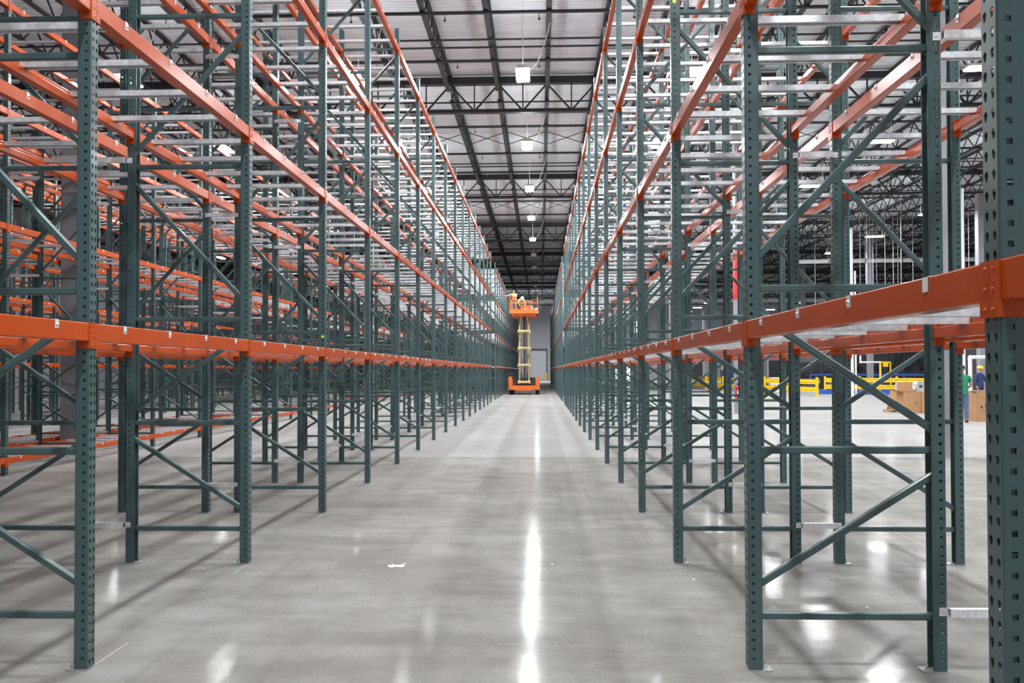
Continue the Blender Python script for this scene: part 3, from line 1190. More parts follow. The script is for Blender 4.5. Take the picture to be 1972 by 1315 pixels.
    def torso(rings, mt):
        m_ = MB()
        n_ = 18
        vs_, fs_ = [], []
        ax = (Vector(J['neck']) - Vector(J['pelvis'])).normalized()
        fr = ax.cross(side_).normalized()
        for c_, a_, b_ in rings:
            c_ = Vector(c_)
            for i_ in range(n_):
                an = 2 * math.pi * i_ / n_
                vs_.append(c_ + side_ * math.cos(an) * a_ + fr * math.sin(an) * b_)
        for k_ in range(len(rings) - 1):
            fs_ += [(k_ * n_ + i_, k_ * n_ + (i_ + 1) % n_, (k_ + 1) * n_ + (i_ + 1) % n_, (k_ + 1) * n_ + i_) for i_ in range(n_)]
        m_.add(vs_, fs_, mt)
        me_ = m_.mesh('torso')
        for p_ in me_.polygons:
            p_.use_smooth = True
        return me_

    def torso_rings(g, low):
        return [(lerp(J['pelvis'], J['waist'], low - (0.45 if low == 0 else 0)), .180 + g, .155 + g), (J['waist'], .160 + g, .140 + g), (J['chest'], .185 + g, .135 + g),
                (lerp(J['chest'], J['neck'], .55), .185 + g, .12 + g), (lerp(J['chest'], J['neck'], .8), .165 + g * .5, .10 + g), (lerp(J['chest'], J['neck'], 1.02), .09 + g, .08 + g), (lerp(J['chest'], J['neck'], 1.1), .062 + g, .062 + g)]

    V, Ed = {}, []
    for s in 'lr':
        e = lerp(J['sh' + s], J['el' + s], 0.62) if sleeves == 'short' else J['el' + s]
        V['i' + s] = (lerp(J['sh' + s], J['chest'], 0.35), 0.085)
        V['s' + s] = (J['sh' + s], 0.078)
        V['e' + s] = (e, 0.066 if sleeves == 'short' else 0.056)
        Ed += [('i' + s, 's' + s), ('s' + s, 'e' + s)]
        if sleeves == 'long':
            V['w' + s] = (lerp(J['el' + s], J['wr' + s], 0.92), 0.042)
            Ed += [('e' + s, 'w' + s)]
    sl = skin_mesh('sleeves', V, Ed, ('il', 'ir'), top, 2)
    bs = bmesh.new()
    bs.from_mesh(torso(torso_rings(0.0, 0.0), top))
    bs.from_mesh(sl)
    for ff in bs.faces:
        ff.material_index = 0
    ms_ = bpy.data.meshes.new('shirt')
    bs.to_mesh(ms_)
    bs.free()
    ms_.materials.append(M[top])
    link('shirt', ms_, root)
    V = {'p': (J['pelvis'], 0.15), 'q': (lerp(J['pelvis'], J['waist'], 0.8), 0.135)}
    Ed = [('p', 'q')]
    for s in 'lr':
        V['h' + s] = (J['hip' + s], 0.115)
        V['k' + s] = (J['kn' + s], 0.075)
        V['a' + s] = (lerp(J['kn' + s], J['an' + s], 0.97), 0.062)
        Ed += [('p', 'h' + s), ('h' + s, 'k' + s), ('k' + s, 'a' + s)]
    link('trousers', skin_mesh('trousers', V, Ed, ('p',), bottom, 2), root)
    for s in 'lr':
        V = {'h': (tuple(Vector(J['an' + s]) + Vector((0, 0.03, -0.025))), 0.06), 't': (tuple(Vector(J['toe' + s]) + Vector((0, 0, 0.0))), 0.042)}
        link('shoe', skin_mesh('shoe', V, [('h', 't')], ('h',), 'black', 2), root)
    if hair and not helmet:
        V = {'a': (tuple(hc + hd * 0.045 - face * 0.02), 0.102), 'b': (tuple(hc - face * 0.04 - hd * 0.03), 0.085), 'c': (tuple(hc + hd * 0.085), 0.07)}
        link('hair', skin_mesh('hair', V, [('b', 'a'), ('a', 'c')], ('b',), 'hair', 2), root)
    if helmet:
        h = MB()
        n = 16
        s_, t_ = ear, face
        rings = ((0.135, 0.0), (0.128, 0.03), (0.10, 0.08), (0.055, 0.112), (0.0, 0.12))
        vs, fs = [], []
        for rr, hh in rings:
            for i in range(n):
                a = 2 * math.pi * i / n
                vs.append(hc + hd * (0.035 + hh) + (s_ * math.cos(a) * rr * 0.9 + t_ * math.sin(a) * rr * (1.12 if math.sin(a) > 0 else 1)))
        for k in range(len(rings) - 1):
            for i in range(n):
                fs.append((k * n + i, k * n + (i + 1) % n, (k + 1) * n + (i + 1) % n, (k + 1) * n + i))
        fs.append(tuple(range(n - 1, -1, -1)))
        h.add(vs, fs, helmet)
        h.build('hard_hat', root)
    if vest:
        link('vest', torso(torso_rings(0.014, 0.3)[:-1], vest), root)
    return root


STAND = dict(pelvis=(0, 0, .95), waist=(0, 0, 1.10), chest=(0, .01, 1.32), neck=(0, .01, 1.49), head=(0, -.02, 1.66),
             shl=(-.19, .01, 1.42), elL=None, hipl=(-.09, 0, .90), hipr=(.09, 0, .90), knl=(-.11, -.02, .50), knr=(.11, -.02, .50),
             anl=(-.12, .01, .09), anr=(.12, .01, .09), toel=(-.13, -.14, .04), toer=(.13, -.14, .04),
             shr=(.19, .01, 1.42), ell=(-.27, .03, 1.13), elr=(.27, .03, 1.13), wrl=(-.27, -.06, .90), wrr=(.27, -.06, .90), hal=(-.27, -.09, .83), har=(.27, -.09, .83))
STAND.pop('elL')

# man in the green shirt, back to the camera, right hand on the tall carton
J = dict(STAND)
J.update(elr=(.30, -.02, 1.15), wrr=(.36, -.16, .98), har=(.38, -.22, .96), ell=(-.26, -.05, 1.15), wrl=(-.2, -.25, 1.05), hal=(-.18, -.31, 1.03), face=(0.2, -1, 0))
x, y = at(1852, 25.6)
person('person', 'man in green t-shirt and jeans at cartons, seen between the right posts', J, (x, y, 0), math.pi - 0.25, 'greenshirt', 'jeans')
# worker in navy with the yellow hard hat beyond him
J = dict(STAND)
J.update(elr=(.28, -.10, 1.14), wrr=(.2, -.30, 1.05), har=(.18, -.36, 1.04), face=(0.8, -1, 0))
x, y = at(1886, 36)
person('person', 'worker in dark blue wearing a yellow hard hat behind the cartons', J, (x, y, 0), 0.5, 'navy', 'navy', helmet='yellow', sleeves='long')

# ------------------------------------------------------------------ scissor lift with its two workers
LX, LYY = at(1010, 58.6)
lift = thing('scissor_lift', 'orange and cream scissor lift raised high in the aisle between the racks', 'lift', (LX, LYY, 0), 0.0)
b = MB()
b.box((-1.07, -1.7, 0.33), (1.07, 1.7, 0.62), 'lift_orange')
for s in (-1, 1):
    x0, x1 = sorted((s * 0.78, s * 1.07))
    b.box((x0, -1.72, 0.55), (x1, 1.6, 1.05), 'lift_orange')
    x0, x1 = sorted((s * 0.85, s * 1.07))
    b.box((x0, -1.6, 1.05), (x1, 0.2, 1.22), 'lift_orange')
b.box((-0.55, -1.73, 0.28), (0.55, -1.68, 0.5), 'lift_orange')
b.build('chassis', lift)
b = MB()
b.box((-0.76, -0.9, 0.62), (0.76, 1.5, 1.15), 'dark')
b.box((-0.78, -1.55, 0.62), (-0.55, -0.9, 1.0), 'dark')
b.box((0.55, -1.55, 0.62), (0.78, -0.9, 1.0), 'dark')
b.build('engine_bay', lift)
for sx in (-1, 1):
    for sy in (-1, 1):
        b = MB()
        c = Vector((sx * 0.9, sy * 1.15, 0.33))
        n = 20
        prof = [(0.20, -0.13), (0.31, -0.13), (0.33, -0.10), (0.33, 0.10), (0.31, 0.13), (0.20, 0.13)]
        vs = [c + Vector((q, math.cos(2 * math.pi * i / n) * r, math.sin(2 * math.pi * i / n) * r)) for i in range(n) for r, q in prof]
        m_ = len(prof)
        fs = [(i * m_ + j, ((i + 1) % n) * m_ + j, ((i + 1) % n) * m_ + (j + 1) % m_, i * m_ + (j + 1) % m_) for i in range(n) for j in range(m_)]
        b.add(vs, fs, 'black')
        wh = b.build('wheel', lift)
        b = MB()
        b.tube(c - Vector((0.08, 0, 0)), c + Vector((0.08, 0, 0)), 0.2, 'cream', 16)
        b.tube(c + Vector((sx * 0.08, 0, 0)), c + Vector((sx * 0.1, 0, 0)), 0.08, 'dark', 12)
        b.build('hub', wh)
zb = 0.85
SH = 1.175
for st in range(4):
    z0, z1 = zb + SH * st, zb + SH * (st + 1)
    run_ = 1.25
    for s in (-1, 1):
        for (ya, yb, xo) in ((-run_, run_, 0.32), (run_, -run_, 0.23)):
            b = MB()
            b.bar((s * xo, ya, z0), (s * xo, yb, z1), 0.085, 0.19, 'cream', 0.012, side=(1, 0, 0))
            b.build('scissor_arm', lift)
        b = MB()
        b.tube((s * 0.18, 0, (z0 + z1) / 2), (s * 0.40, 0, (z0 + z1) / 2), 0.05, 'cream', 10)
        b.build('centre_pin', lift)
    for sy in (-1, 1):
        b = MB()
        b.tube((-0.42, sy * run_, z0), (0.42, sy * run_, z0), 0.085, 'cream', 12)
        for s in (-1, 1):
            b.box((min(s * .34, s * .44), sy * run_ - .1, z0 - .1), (max(s * .34, s * .44), sy * run_ + .1, z0 + .1), 'cream')
        b.build('cross_tube', lift)
    b = MB()
    b.tube((0, -0.7, z0 + 0.1), (0, 0.5, z1 - 0.15), 0.055, 'dark', 10)
    b.tube((0, 0.1, z0 + 0.5), (0, 0.7, z1 - 0.05), 0.035, 'bolt', 10)
    b.build('hydraulic_cylinder', lift)
    b = MB()
    b.path([(0.1, -0.9, z0 + .1), (0.14, -0.3, z0 + .45), (0.12, 0.3, z0 + .8), (0.1, -0.2, z1)], 0.02, 'black')
    b.build('hose', lift)
pz = zb + SH * 4
b = MB()
b.box((-0.98, -1.75, pz + 0.0), (0.96, -1.70, pz + 0.30), 'lift_orange')
b.box((-0.98, 1.70, pz + 0.0), (0.96, 1.75, pz + 0.30), 'lift_orange')
b.box((-0.98, -1.70, pz + 0.0), (-0.93, 1.70, pz + 0.30), 'lift_orange')
b.box((0.91, -1.70, pz + 0.0), (0.96, 1.70, pz + 0.30), 'lift_orange')
b.box((-0.85, -1.5, pz - 0.14), (0.83, 1.65, pz + 0.02), 'lift_orange')
b.box((-0.93, -1.7, pz + 0.02), (0.91, 1.7, pz + 0.06), 'dark')
b.build('platform', lift)
b = MB()
rz0, rz1 = pz + 0.06, pz + 1.13
for (x, y) in [(sx * 0.94, yy) for sx in (-1, 1) for yy in (-1.7, -0.85, 0, 0.85, 1.7)] + [(0, 1.7)]:
    b.tube((x, y, rz0), (x, y, rz1), 0.028, 'lift_orange', 8)
for zz in (rz1, pz + 0.62):
    for (p, q) in (((-.94, 1.7), (.94, 1.7)), ((-.94, -1.7), (-.94, 1.7)), ((.94, -1.7), (.94, 1.7))):
        b.tube((p[0], p[1], zz), (q[0], q[1], zz), 0.028, 'lift_orange', 8)
b.tube((-.94, -1.7, pz + 0.72), (.94, -1.7, pz + 0.72), 0.028, 'lift_orange', 8)
b.tube((-.5, -1.7, rz0), (-.5, -1.7, pz + 0.72), 0.025, 'lift_orange', 8)
b.tube((-.05, -1.7, rz0), (-.05, -1.7, pz + 0.72), 0.025, 'lift_orange', 8)
b.tube((.5, -1.7, rz0), (.5, -1.7, pz + 0.72), 0.025, 'lift_orange', 8)
b.build('guard_rails', lift)
b = MB()
b.box((0.62, -1.6, pz + 0.45), (0.92, -1.3, pz + 0.95), 'dark')
b.build('control_box', lift)

b = MB()
b.box((-0.3, -0.35, 0), (0.3, 0.35, 0.5), 'lift_orange')
b.box((-0.33, -0.38, 0.5), (0.33, 0.38, 0.55), 'lift_orange')
b.box((-0.06, -0.36, 0.15), (0.06, -0.35, 0.35), 'white')
tag(b.build('tool_crate', None, (LX + 0.12, LYY - 1.1, pz + 0.062)), 'red-orange crate standing on the raised lift platform', 'crate', None, 'thing')
b = MB()
b.box((-0.14, -0.2, 0), (0.14, 0.2, 0.5), 'white')
b.tube((-0.1, 0, 0.5), (-0.1, 0, 0.6), 0.02, 'dark')
b.tube((0.1, 0, 0.5), (0.1, 0, 0.6), 0.02, 'dark')
b.tube((-0.1, 0, 0.6), (0.1, 0, 0.6), 0.02, 'dark')
tag(b.build('white_case', None, (LX + 0.60, LYY - 1.05, pz + 0.062)), 'white case on the lift platform beside the orange crate', 'case', None, 'thing')

S = 0.93
J = {k: tuple(c * S for c in v) for k, v in STAND.items()}
J.update(ell=(-.40, -.10, 1.22), wrl=(-.58, -.22, 1.18), hal=(-.65, -.26, 1.18), elr=(.10, -.28, 1.12), wrr=(-.18, -.38, 1.16), har=(-.25, -.40, 1.17), face=(-1, -0.4, 0))
person('person', 'standing worker in orange vest on the lift, reaching to the left rack', J, (LX - 0.68, LYY - 1.1, pz + 0.062), 0.0, 'khaki', 'khaki', vest='hivis', sleeves='long')
J = dict(pelvis=(0, .25, .72), waist=(0, .15, .86), chest=(0, -.02, .98), neck=(0, -.16, 1.05), head=(0, -.28, 1.10),
         shl=(-.18, -.06, 1.0), shr=(.18, -.06, 1.0), ell=(-.25, -.15, .74), elr=(.25, -.15, .74), wrl=(-.2, -.33, .58), wrr=(.2, -.33, .58), hal=(-.19, -.38, .52), har=(.19, -.38, .52),
         hipl=(-.09, .22, .68), hipr=(.09, .22, .68), knl=(-.14, -.08, .44), knr=(.14, -.08, .44), anl=(-.13, .05, .09), anr=(.13, .05, .09), toel=(-.14, -.10, .04), toer=(.14, -.10, .04), face=(0, -.5, -1))
person('person', 'crouching worker in white hard hat and yellow vest on the lift platform', J, (LX - 0.22, LYY - 0.1, pz + 0.062), 0.3, 'khaki', 'navy', vest='hiyellow', helmet='white', sleeves='long')

# ------------------------------------------------------------------ fire extinguisher on the second right column
ex = thing('fire_extinguisher', 'red fire extinguisher hung on a grey column beyond the right racks', 'extinguisher', (7.34, 31.5 - 0.29, 0.60), 0.0)
b = MB()
b.tube((0, 0, 0.0), (0, 0, 0.40), 0.085, 'red', 16)
b.dome((0, 0, 0.40), (0, 0, 1), 0.085, 0.07, 'red', 16)
b.build('cylinder', ex)
b = MB()
b.tube((0, 0, 0.46), (0, 0, 0.53), 0.022, 'dark', 8)
b.bar((0, 0.02, 0.53), (0, -0.12, 0.57), 0.025, 0.012, 'dark', side=(1, 0, 0))
b.build('handle', ex)
b = MB()
b.path([(0.02, 0, 0.5), (0.10, -0.02, 0.45), (0.11, -0.02, 0.3), (0.10, -0.02, 0.12)], 0.012, 'black')
b.build('hose', ex)
b = MB()
b.box((-0.045, -0.089, 0.12), (0.045, -0.083, 0.28), 'white')
b.build('instruction_label', ex)
b = MB()
b.box((-0.03, 0.07, 0.15), (0.03, 0.095, 0.42), 'dark')
b.build('wall_bracket', ex)


# ------------------------------------------------------------------ cartons by the man in green
def carton(name, label, loc, rz, sx, sy, sz, marks, flaps=0, group=None):
    t = thing(name, label, 'carton', loc, rz, group)
    b = MB()
    w = 0.008
    b.box((-sx / 2, -sy / 2, 0), (sx / 2, -sy / 2 + w, sz), 'cardboard')
    b.box((-sx / 2, sy / 2 - w, 0), (sx / 2, sy / 2, sz), 'cardboard')
    b.box((-sx / 2, -sy / 2 + w, 0), (-sx / 2 + w, sy / 2 - w, sz), 'cardboard')
    b.box((sx / 2 - w, -sy / 2 + w, 0), (sx / 2, sy / 2 - w, sz), 'cardboard')
    b.box((-sx / 2 + w, -sy / 2 + w, 0), (sx / 2 - w, sy / 2 - w, w), 'cardboard')
    if flaps == 0:
        b.box((-sx / 2, -sy / 2, sz), (sx / 2, -0.004, sz + 0.006), 'cardboard')
        b.box((-sx / 2, 0.004, sz), (sx / 2, sy / 2, sz + 0.006), 'cardboard')
    b.build('box', t)
    if flaps:
        f = MB()
        f.prism([(0, 0), (-0.42, 0.10), (-0.43, 0.11), (-0.44, 0.105), (0, -0.01)], (-sx / 2, -sy / 2 + 0.03, sz), (-sx / 2, sy / 2 - 0.03, sz), (1, 0, 0), (0, 0, 1), 'cardboard')
        f.build('flap', t)
        f = MB()
        f.prism([(0, 0), (0.05, 0.35), (0.06, 0.35), (0.012, 0)], (-sx / 2 + 0.03, sy / 2 - 0.02, sz), (sx / 2 - 0.03, sy / 2 - 0.02, sz), (0, 1, 0), (0, 0, 1), 'cardboard')
        f.build('flap', t)
    k = MB()
    y0, y1 = -sy / 2 - 0.0015, -sy / 2 - 0.0002
    for (kind, cx, cz, s_) in marks:
        if kind == 'word':          # a line of small illegible print, letter by letter
            n = int(s_ / 0.028)
            r_ = random.Random(int(cx * 100 + cz * 1000))
            for i in range(n):
                xa = cx - s_ / 2 + i * 0.028
                hh = r_.choice((0.020, 0.026, 0.026))
                k.box((xa, y0, cz), (xa + 0.007, y1, cz + hh), 'cardink')
                if r_.random() < 0.7:
                    k.box((xa + .007, y0, cz + r_.choice((0, hh / 2 - .003, hh - .006))), (xa + 0.019, y1, cz + r_.choice((0.006, hh))), 'cardink')
        elif kind == 'line':
            n = int(s_ / 0.016)
            for i in range(n):
                k.box((cx - s_ / 2 + i * 0.016, y0, cz), (cx - s_ / 2 + i * 0.016 + 0.011, y1, cz + 0.011), 'cardink')
        elif kind == 'crown':       # keep-dry style mark: three short uprights on a bar
            k.box((cx - .05, y0, cz), (cx + .05, y1, cz + .012), 'cardink')
            for dx in (-.045, 0, .045):
                k.add([(cx + dx - .015, y0, cz + .018), (cx + dx + .015, y0, cz + .018), (cx + dx, y0, cz + .075)], [(0, 1, 2)], 'cardink')
        elif kind == 'hand':
            k.tube((cx, y0, cz), (cx, y1, cz), 0.032, 'cardink', 10)
            k.box((cx - .012, y0, cz + .02), (cx + .012, y1, cz + .055), 'cardink')
            k.box((cx - .04, y0, cz - .04), (cx + .04, y1, cz - .028), 'cardink')
    k.build('printing', t)
    return t


x, y = at(1905, 26.6)
carton('tall_carton', 'tall closed brown carton with dark handling marks beside the man in green', (x, y, 0), -0.03, 1.35, 1.1, 0.95,
       (('word', -0.36, 0.72, 0.24), ('hand', -0.52, 0.46, 1), ('hand', -0.22, 0.46, 1), ('crown', -0.37, 0.47, 1), ('line', -0.37, 0.36, 0.36), ('line', -0.37, 0.30, 0.24)))
b = MB()
x2, y2 = at(1890, 26.3)
b.prism([(-0.38, -0.2), (0.42, -0.24), (0.40, 0.22), (-0.1, 0.26), (-0.36, 0.1)], (0, 0, 0), (0, 0, 0.015), (1, 0, 0), (0, 1, 0), 'cardboard')
tag(b.build('cardboard_sheet', None, (x2, y2, 0.957), 0.1), 'loose cardboard sheet lying on the tall carton near the man', 'cardboard', None, 'thing')
x, y = at(1749, 31.6)
carton('open_carton', 'brown carton with an open flap, leftmost of the carton group on the floor', (x, y, 0), 0.02, 0.66, 0.62, 0.80, (('crown', 0.14, 0.36, 1), ('line', 0.14, 0.31, 0.13), ('word', 0.14, 0.66, 0.16)), 1)
x, y = at(1784, 31.5)
carton('closed_carton', 'brown carton standing right against the open carton by the racks', (x, y, 0), 0.02, 0.64, 0.62, 0.82, (('crown', -0.18, 0.36, 1), ('line', -0.18, 0.31, 0.13), ('word', -0.18, 0.66, 0.1)))
x, y = at(1762, 32.7)
carton('low_carton', 'brown carton behind the open one, holding bins and wrapped bundles', (x, y, 0), 0.0, 1.6, 0.9, 0.80, ())
for i, (px, w, h, lab) in enumerate(((1733, 0.24, 0.34, 'rounded grey plastic bin, left of the white bundle on the cartons'), (1768, 0.30, 0.38, 'grey plastic bin right of the white bundle on the cartons'))):
    b = MB()
    x, y = at(px, 32.6)
    b.prism([(-w / 2, 0), (w / 2, 0), (w / 2, h * .7), (w * .3, h), (-w * .3, h), (-w / 2, h * .7)], (0, -0.2, 0), (0, 0.2, 0), (1, 0, 0), (0, 0, 1), 'plastic')
    b.box((-w * .2, -0.206, h * .35), (w * .2, -0.2, h * .6), 'dark')
    tag(b.build('plastic_bin', None, (x, y, 0.807)), lab, 'bin', None, 'thing')
b = MB()
x, y = at(1750, 32.5)
rng = random.Random(5)
n, m_ = 12, 7
vs = []
for j in range(m_):
    t = j / (m_ - 1)
    for i in range(n):
        a = 2 * math.pi * i / n
        r = 0.23 * math.sin(math.pi * (0.25 + 0.72 * t)) * (1 + rng.uniform(-.12, .12))
        vs.append((math.cos(a) * r, math.sin(a) * r * 0.8, 0.30 * t))
fs = [(j * n + i, j * n + (i + 1) % n, (j + 1) * n + (i + 1) % n, (j + 1) * n + i) for j in range(m_ - 1) for i in range(n)] + [tuple(range(n - 1, -1, -1)), tuple(range((m_ - 1) * n, m_ * n))]
b.add(vs, fs, 'film')
b.box((-0.14, -0.205, 0.12), (-0.05, -0.19, 0.2), 'lift_orange')
tag(b.build('wrapped_bundle', None, (x, y, 0.807)), 'white film-wrapped bundle with an orange label on the cartons', 'bundle', None, 'thing')
x, y = at(1719, 32.3)
pl = thing('broken_pallet', 'small wooden pallet with torn cardboard left of the open carton', 'pallet', (x, y, 0), 0.1)
for i in range(4):
    b = MB()
    b.box((-0.28, -0.25 + i * 0.14, 0.07), (0.28, -0.16 + i * 0.14, 0.09), 'wood')
    b.build('slat', pl)
for i in range(3):
    b = MB()
    b.box((-0.27 + i * 0.23, -0.25, 0.0), (-0.19 + i * 0.23, 0.26, 0.07), 'wood')
    b.build('bearer', pl)
b = MB()
b.prism([(-0.22, 0.09), (-0.02, 0.12), (0.15, 0.09), (0.12, 0.42), (-0.05, 0.36), (-0.24, 0.48), (-0.16, 0.28)], (0, -0.02, 0), (0, 0.0, 0), (1, 0, 0), (0, 0, 1), 'cardboard')
tag(b.build('cardboard_scrap', None, (x - 0.05, y, 0)), 'torn piece of cardboard standing on the small wooden pallet', 'cardboard', None, 'thing')


# ------------------------------------------------------------------ guard rails, blue platform and machinery across the open floor
def guard_rail(p, q, label, group, first_post=True):
    p, q = Vector((*p, 0)), Vector((*q, 0))
    d = (q - p).normalized()
    nrm = Vector((d.y, -d.x, 0))
    t = thing('guard_rail', label, 'guard rail', tuple(p), 0, group)
    L_ = (q - p).length
    for zc in (0.42, 0.90):
        b = MB()
        w = 0.155
        prof = [(0, -w), (.04, -w * .75), (.04, -w * .45), (0, -w * .15), (0, w * .15), (.04, w * .45), (.04, w * .75), (0, w), (-.008, w), (.03, w * .72), (.03, w * .48), (-.01, w * .15), (-.01, -w * .15), (.03, -w * .48), (.03, -w * .72), (-.008, -w)]
        b.prism(prof, d * 0.02 + Vector((0, 0, zc)), d * (L_ - 0.02) + Vector((0, 0, zc)), nrm, (0, 0, 1), 'yellow')
        b.build('rail', t)
    for pp in ([Vector((0, 0, 0))] if first_post else []) + [d * L_]:
        b = MB()
        c = pp - nrm * 0.08
        b.bar(c, c + Vector((0, 0, 1.18)), 0.13, 0.13, 'yellow', side=tuple(d))
        b.bar(c, c + Vector((0, 0, 0.02)), 0.28, 0.28, 'yellow', side=tuple(d))
        b.build('post', t)


A, B = Vector(at(1575, 52)), Vector(at(1330, 73))
ns = 6
for i in range(ns):
    a, c = A.lerp(B, i / ns), A.lerp(B, (i + 1) / ns)
    guard_rail(a, c, 'yellow corrugated guard rail, %s section going left from the near corner post' % ORD[i], 'yellow guard rails receding to the left', i == 0)
A, B = Vector(at(1588, 60)), Vector(at(1800, 56))
for i in range(3):
    a, c = A.lerp(B, i / 3), A.lerp(B, (i + 1) / 3)
    guard_rail(a, c, 'yellow guard rail behind the blue platform, %s section from the left' % ORD[i], 'yellow guard rails behind the blue platform', i == 0)

b = MB()
A, B = Vector(at(1577, 56.5)), Vector(at(1960, 52))
d = (B - A).normalized()
b.bar((A.x, A.y, 0.11), (B.x, B.y, 0.11), 1.0, 0.22, 'blue', side=(-d.y, d.x, 0))
b.bar((A.x, A.y, 0.26), (B.x, B.y, 0.26), 0.5, 0.06, 'blue', side=(-d.y, d.x, 0))
tag(b.build('blue_platform'), 'long low blue steel platform on the floor in front of yellow rails', 'platform', None, 'thing')

A, B = Vector(at(1560, 64)), Vector(at(1940, 58))
t = thing('blue_railing', 'blue steel railing running behind the yellow guard rails', 'railing', (0, 0, 0))
b = MB()
b.bar((A.x, A.y, 1.27), (B.x, B.y, 1.27), 0.08, 0.10, 'blue')
b.build('top_rail', t)
for i in range(9):
    c = A.lerp(B, i / 8)
    for q in ((0, 0.0), (0.24, 0.0)) if i % 2 else ((0, 0),):
        b = MB()
        b.bar((c.x + q[0], c.y, 0), (c.x + q[0], c.y, 1.25), 0.1, 0.1, 'blue')
        b.build('post', t)

for i, (px, d, w, z1, lab) in enumerate(((1715, 72, 6.4, 3.3, 'big charcoal machine enclosure hung with cables beyond the blue railing'),
                                        (1592, 71, 4.6, 2.3, 'dark conveyor machine with round drums left of the charcoal enclosure'),
                                        (1905, 50, 1.3, 3.1, 'black cylinder-topped machine behind the worker in the hard hat'))):
    x, y = at(px, d)
    t = thing(('machine_enclosure', 'conveyor_machine', 'black_machine')[i], lab, 'machine', (x, y, 0))
    b = MB()
    b.box((-w / 2, 0, 0.9 if i == 1 else 0.3), (w / 2, 1.6, z1), 'charcoal' if i == 0 else 'dark')
    for k in range(int(w / 0.5)):
        b.box((-w / 2 + k * 0.5, -0.04, 0.9), (-w / 2 + k * 0.5 + 0.05, 0.0, z1), 'dark')
    b.build('housing', t)
    for k in range(3 if w > 2 else 2):
        xx = -w / 2 + 0.2 + (w - 0.4) * k / (2 if w > 2 else 1)
        b = MB()
        b.box((xx - .1, 0.1, 0), (xx + .1, 1.4, 0.9), 'dark')
        b.build('leg', t)
    if i < 2:
        for k in range(5):
            xx = -w / 2 + 0.5 + k * (w - 1) / 4
            b = MB()
            n = 14
            R0 = 0.28 if i else 0.22
            b.tube((xx, -0.25, 1.75 - 0.5 * (i == 1)), (xx, -0.04, 1.75 - 0.5 * (i == 1)), R0, 'black', n)
            b.tube((xx, -0.27, 1.75 - 0.5 * (i == 1)), (xx, -0.25, 1.75 - 0.5 * (i == 1)), R0 * .45, 'dark', n)
            b.build('drum', t)
    else:
        b = MB()
        b.tube((0, -0.3, 0.6), (0, -0.3, z1 + 0.1), 0.35, 'black', 14)
        b.build('tank', t)
    if i == 0:
        for k in range(8):
            xx = 0.4 + k * 0.33
            b = MB()
            pts = [(xx + 0.12 * math.sin(j * 0.9 + k), -0.08, z1 - 0.1 - j * 0.22) for j in range(7)]
            b.path(pts, 0.03, 'black')
            b.build('cable', t)

# stacked cartons behind the first guard rail, dark blue skip
x, y = at(1491, 64)
for j in range(5):
    b = MB()
    b.box((-0.38, -0.3, 0), (0.38, 0.3, 0.21), 'film')
    b.box((-0.381, -0.302, 0.09), (0.381, 0.302, 0.12), 'cardboard')
    tag(b.build('white_carton', None, (x + 0.02 * (-1) ** j, y, 0.215 * j)), 'flat white carton behind the yellow rail, %s in its stack' % (('lowest', 'second from the bottom', 'middle', 'second from the top', 'topmost')[j]), 'carton', 'stack of white cartons', 'thing')
x, y = at(1410, 82)
b = MB()
b.prism([(-0.9, 0), (0.9, 0), (1.1, 1.5), (-1.1, 1.5)], (0, -0.6, 0.15), (0, 0.6, 0.15), (1, 0, 0), (0, 0, 1), 'blue')
b.box((-0.8, -0.5, 0), (-0.6, 0.5, 0.15), 'dark')
b.box((0.6, -0.5, 0), (0.8, 0.5, 0.15), 'dark')
tag(b.build('blue_skip', None, (x, y, 0)), 'blue open-topped skip far behind the yellow guard rails', 'skip', None, 'thing')

# white pipes
def pipe(pts, r, label, group=None, mt='white'):
    b = MB()
    b.path([Vector(p) for p in pts], r, mt, 10)
    for p in pts[1:-1]:
        b.dome(Vector(p) - Vector((0, 0, r)), (0, 0, 1), r * 1.2, r * 2.2, mt, 10)
    tag(b.build('white_pipe'), label, 'pipe', group, 'thing')


def pz_(py, d, px=1700):
    return EYE + (711.5 - py) * d / FPX


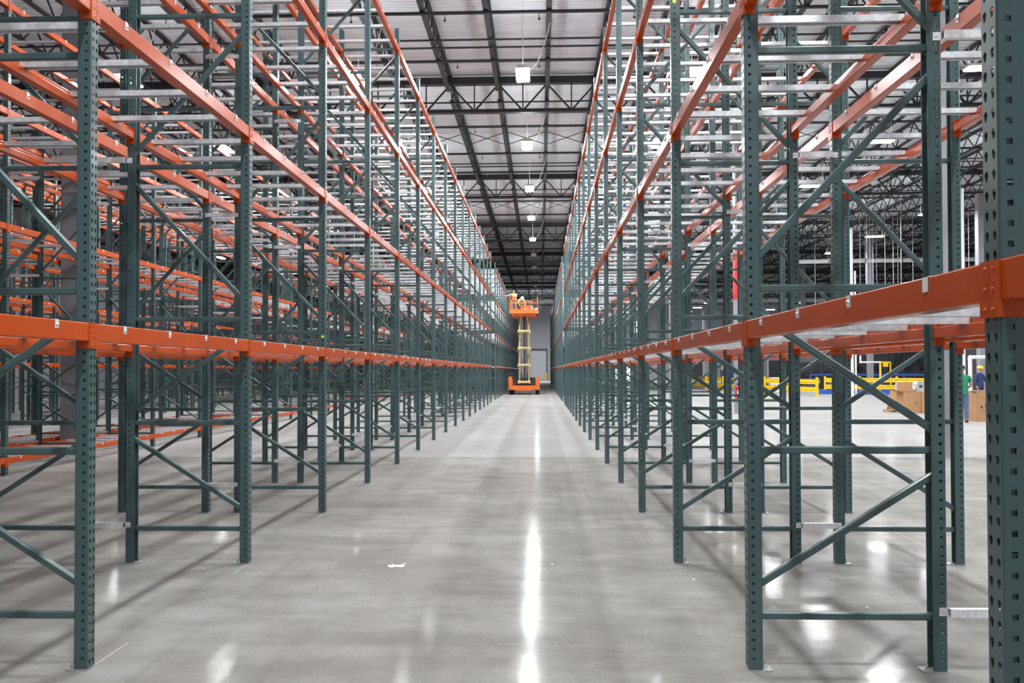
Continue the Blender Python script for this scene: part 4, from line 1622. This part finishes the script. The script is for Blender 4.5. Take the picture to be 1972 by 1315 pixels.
x, y = at(1641, 46)
pipe([(x, y, 0), (x, y, pz_(440, 46)), (x - 0.35, y, pz_(440, 46))], 0.085, 'tall white pipe bent left at its top, between the right racks and machines')
x, y = at(1648, 46.2)
pipe([(x, y, 0), (x, y, pz_(520, 46))], 0.045, 'thin white pipe standing beside the tall bent pipe')
x, y = at(1854, 38)
pipe([(x, y, 0), (x, y, pz_(362, 38))], 0.11, 'bright white vertical pipe rising behind the man in green')
xa, ya = at(1657, 58)
xb, yb = at(1695, 58)
pipe([(xa, ya, pz_(684, 58)), (xa, ya, pz_(697, 58)), (xb, yb, pz_(697, 58)), (xb, yb, 0)], 0.06, 'white pipe running level then down beside the yellow bracket')
xa, ya = at(1868, 40)
xb, yb = at(1915, 40)
pipe([(xa, ya, 0), (xa, ya, pz_(688, 40)), (xb, yb, pz_(688, 40)), (xb, yb, 0)], 0.09, 'white pipe with a level run above the worker in the hard hat')
xa, ya = at(1705, 57)
yb_ = thing('yellow_bracket', 'yellow tubular bracket with a control box above the blue railing', 'bracket', (xa, ya, 0))
b = MB()
b.path([(-.33, 0, 0), (-.33, 0, 2.15), (.33, 0, 2.15), (.36, 0, 0)], 0.05, 'yellow')
b.build('frame', yb_)
b = MB()
b.box((-.16, -.1, 1.85), (.16, .06, 2.2), 'yellow')
b.build('control_box', yb_)

# long white duct and hanging cords over the open floor
b = MB()
xa, ya = at(1528, 62)
xb, yb = at(2100, 60)
zd = pz_(503, 62)
b.tube((xa, ya, zd), (xb, yb, zd), 0.16, 'white', 14)
for i in range(9):
    c = Vector((xa, ya, zd)).lerp(Vector((xb, yb, zd)), i / 8)
    b.tube(c, (c.x, c.y, 12.9), 0.012, 'galv', 5)
    b.tube((c.x - .07, c.y, zd), (c.x + .07, c.y, zd), 0.18, 'plate', 14)
tag(b.build('white_duct'), 'long level white duct hung under the roof above the open floor', 'duct', None, 'thing')
cord_me = {}
for i, (px, y1) in enumerate(((1658, 600), (1671, 590), (1677, 640), (1683, 640), (1690, 560), (1706, 640), (1722, 650), (1731, 640), (1737, 560), (1760, 650), (1860, 640), (1868, 650), (1880, 600), (1893, 640), (1571, 600))):
    d = 48 + (i * 7 % 11)
    x, y = at(px, d)
    z1 = max(0.9, pz_(y1, d))
    b = MB()
    b.tube((0, 0, z1 - 12.93), (0, 0, 0), 0.016, 'plastic', 6)
    b.tube((0, 0, z1 - 13.05), (0, 0, z1 - 12.93), 0.05, 'plastic', 8)
    tag(b.build('drop_cord', None, (x, y, 12.93)), 'thin pale power cord hanging from the roof over the open floor', 'cord', 'drop cords over the open floor', 'thing')
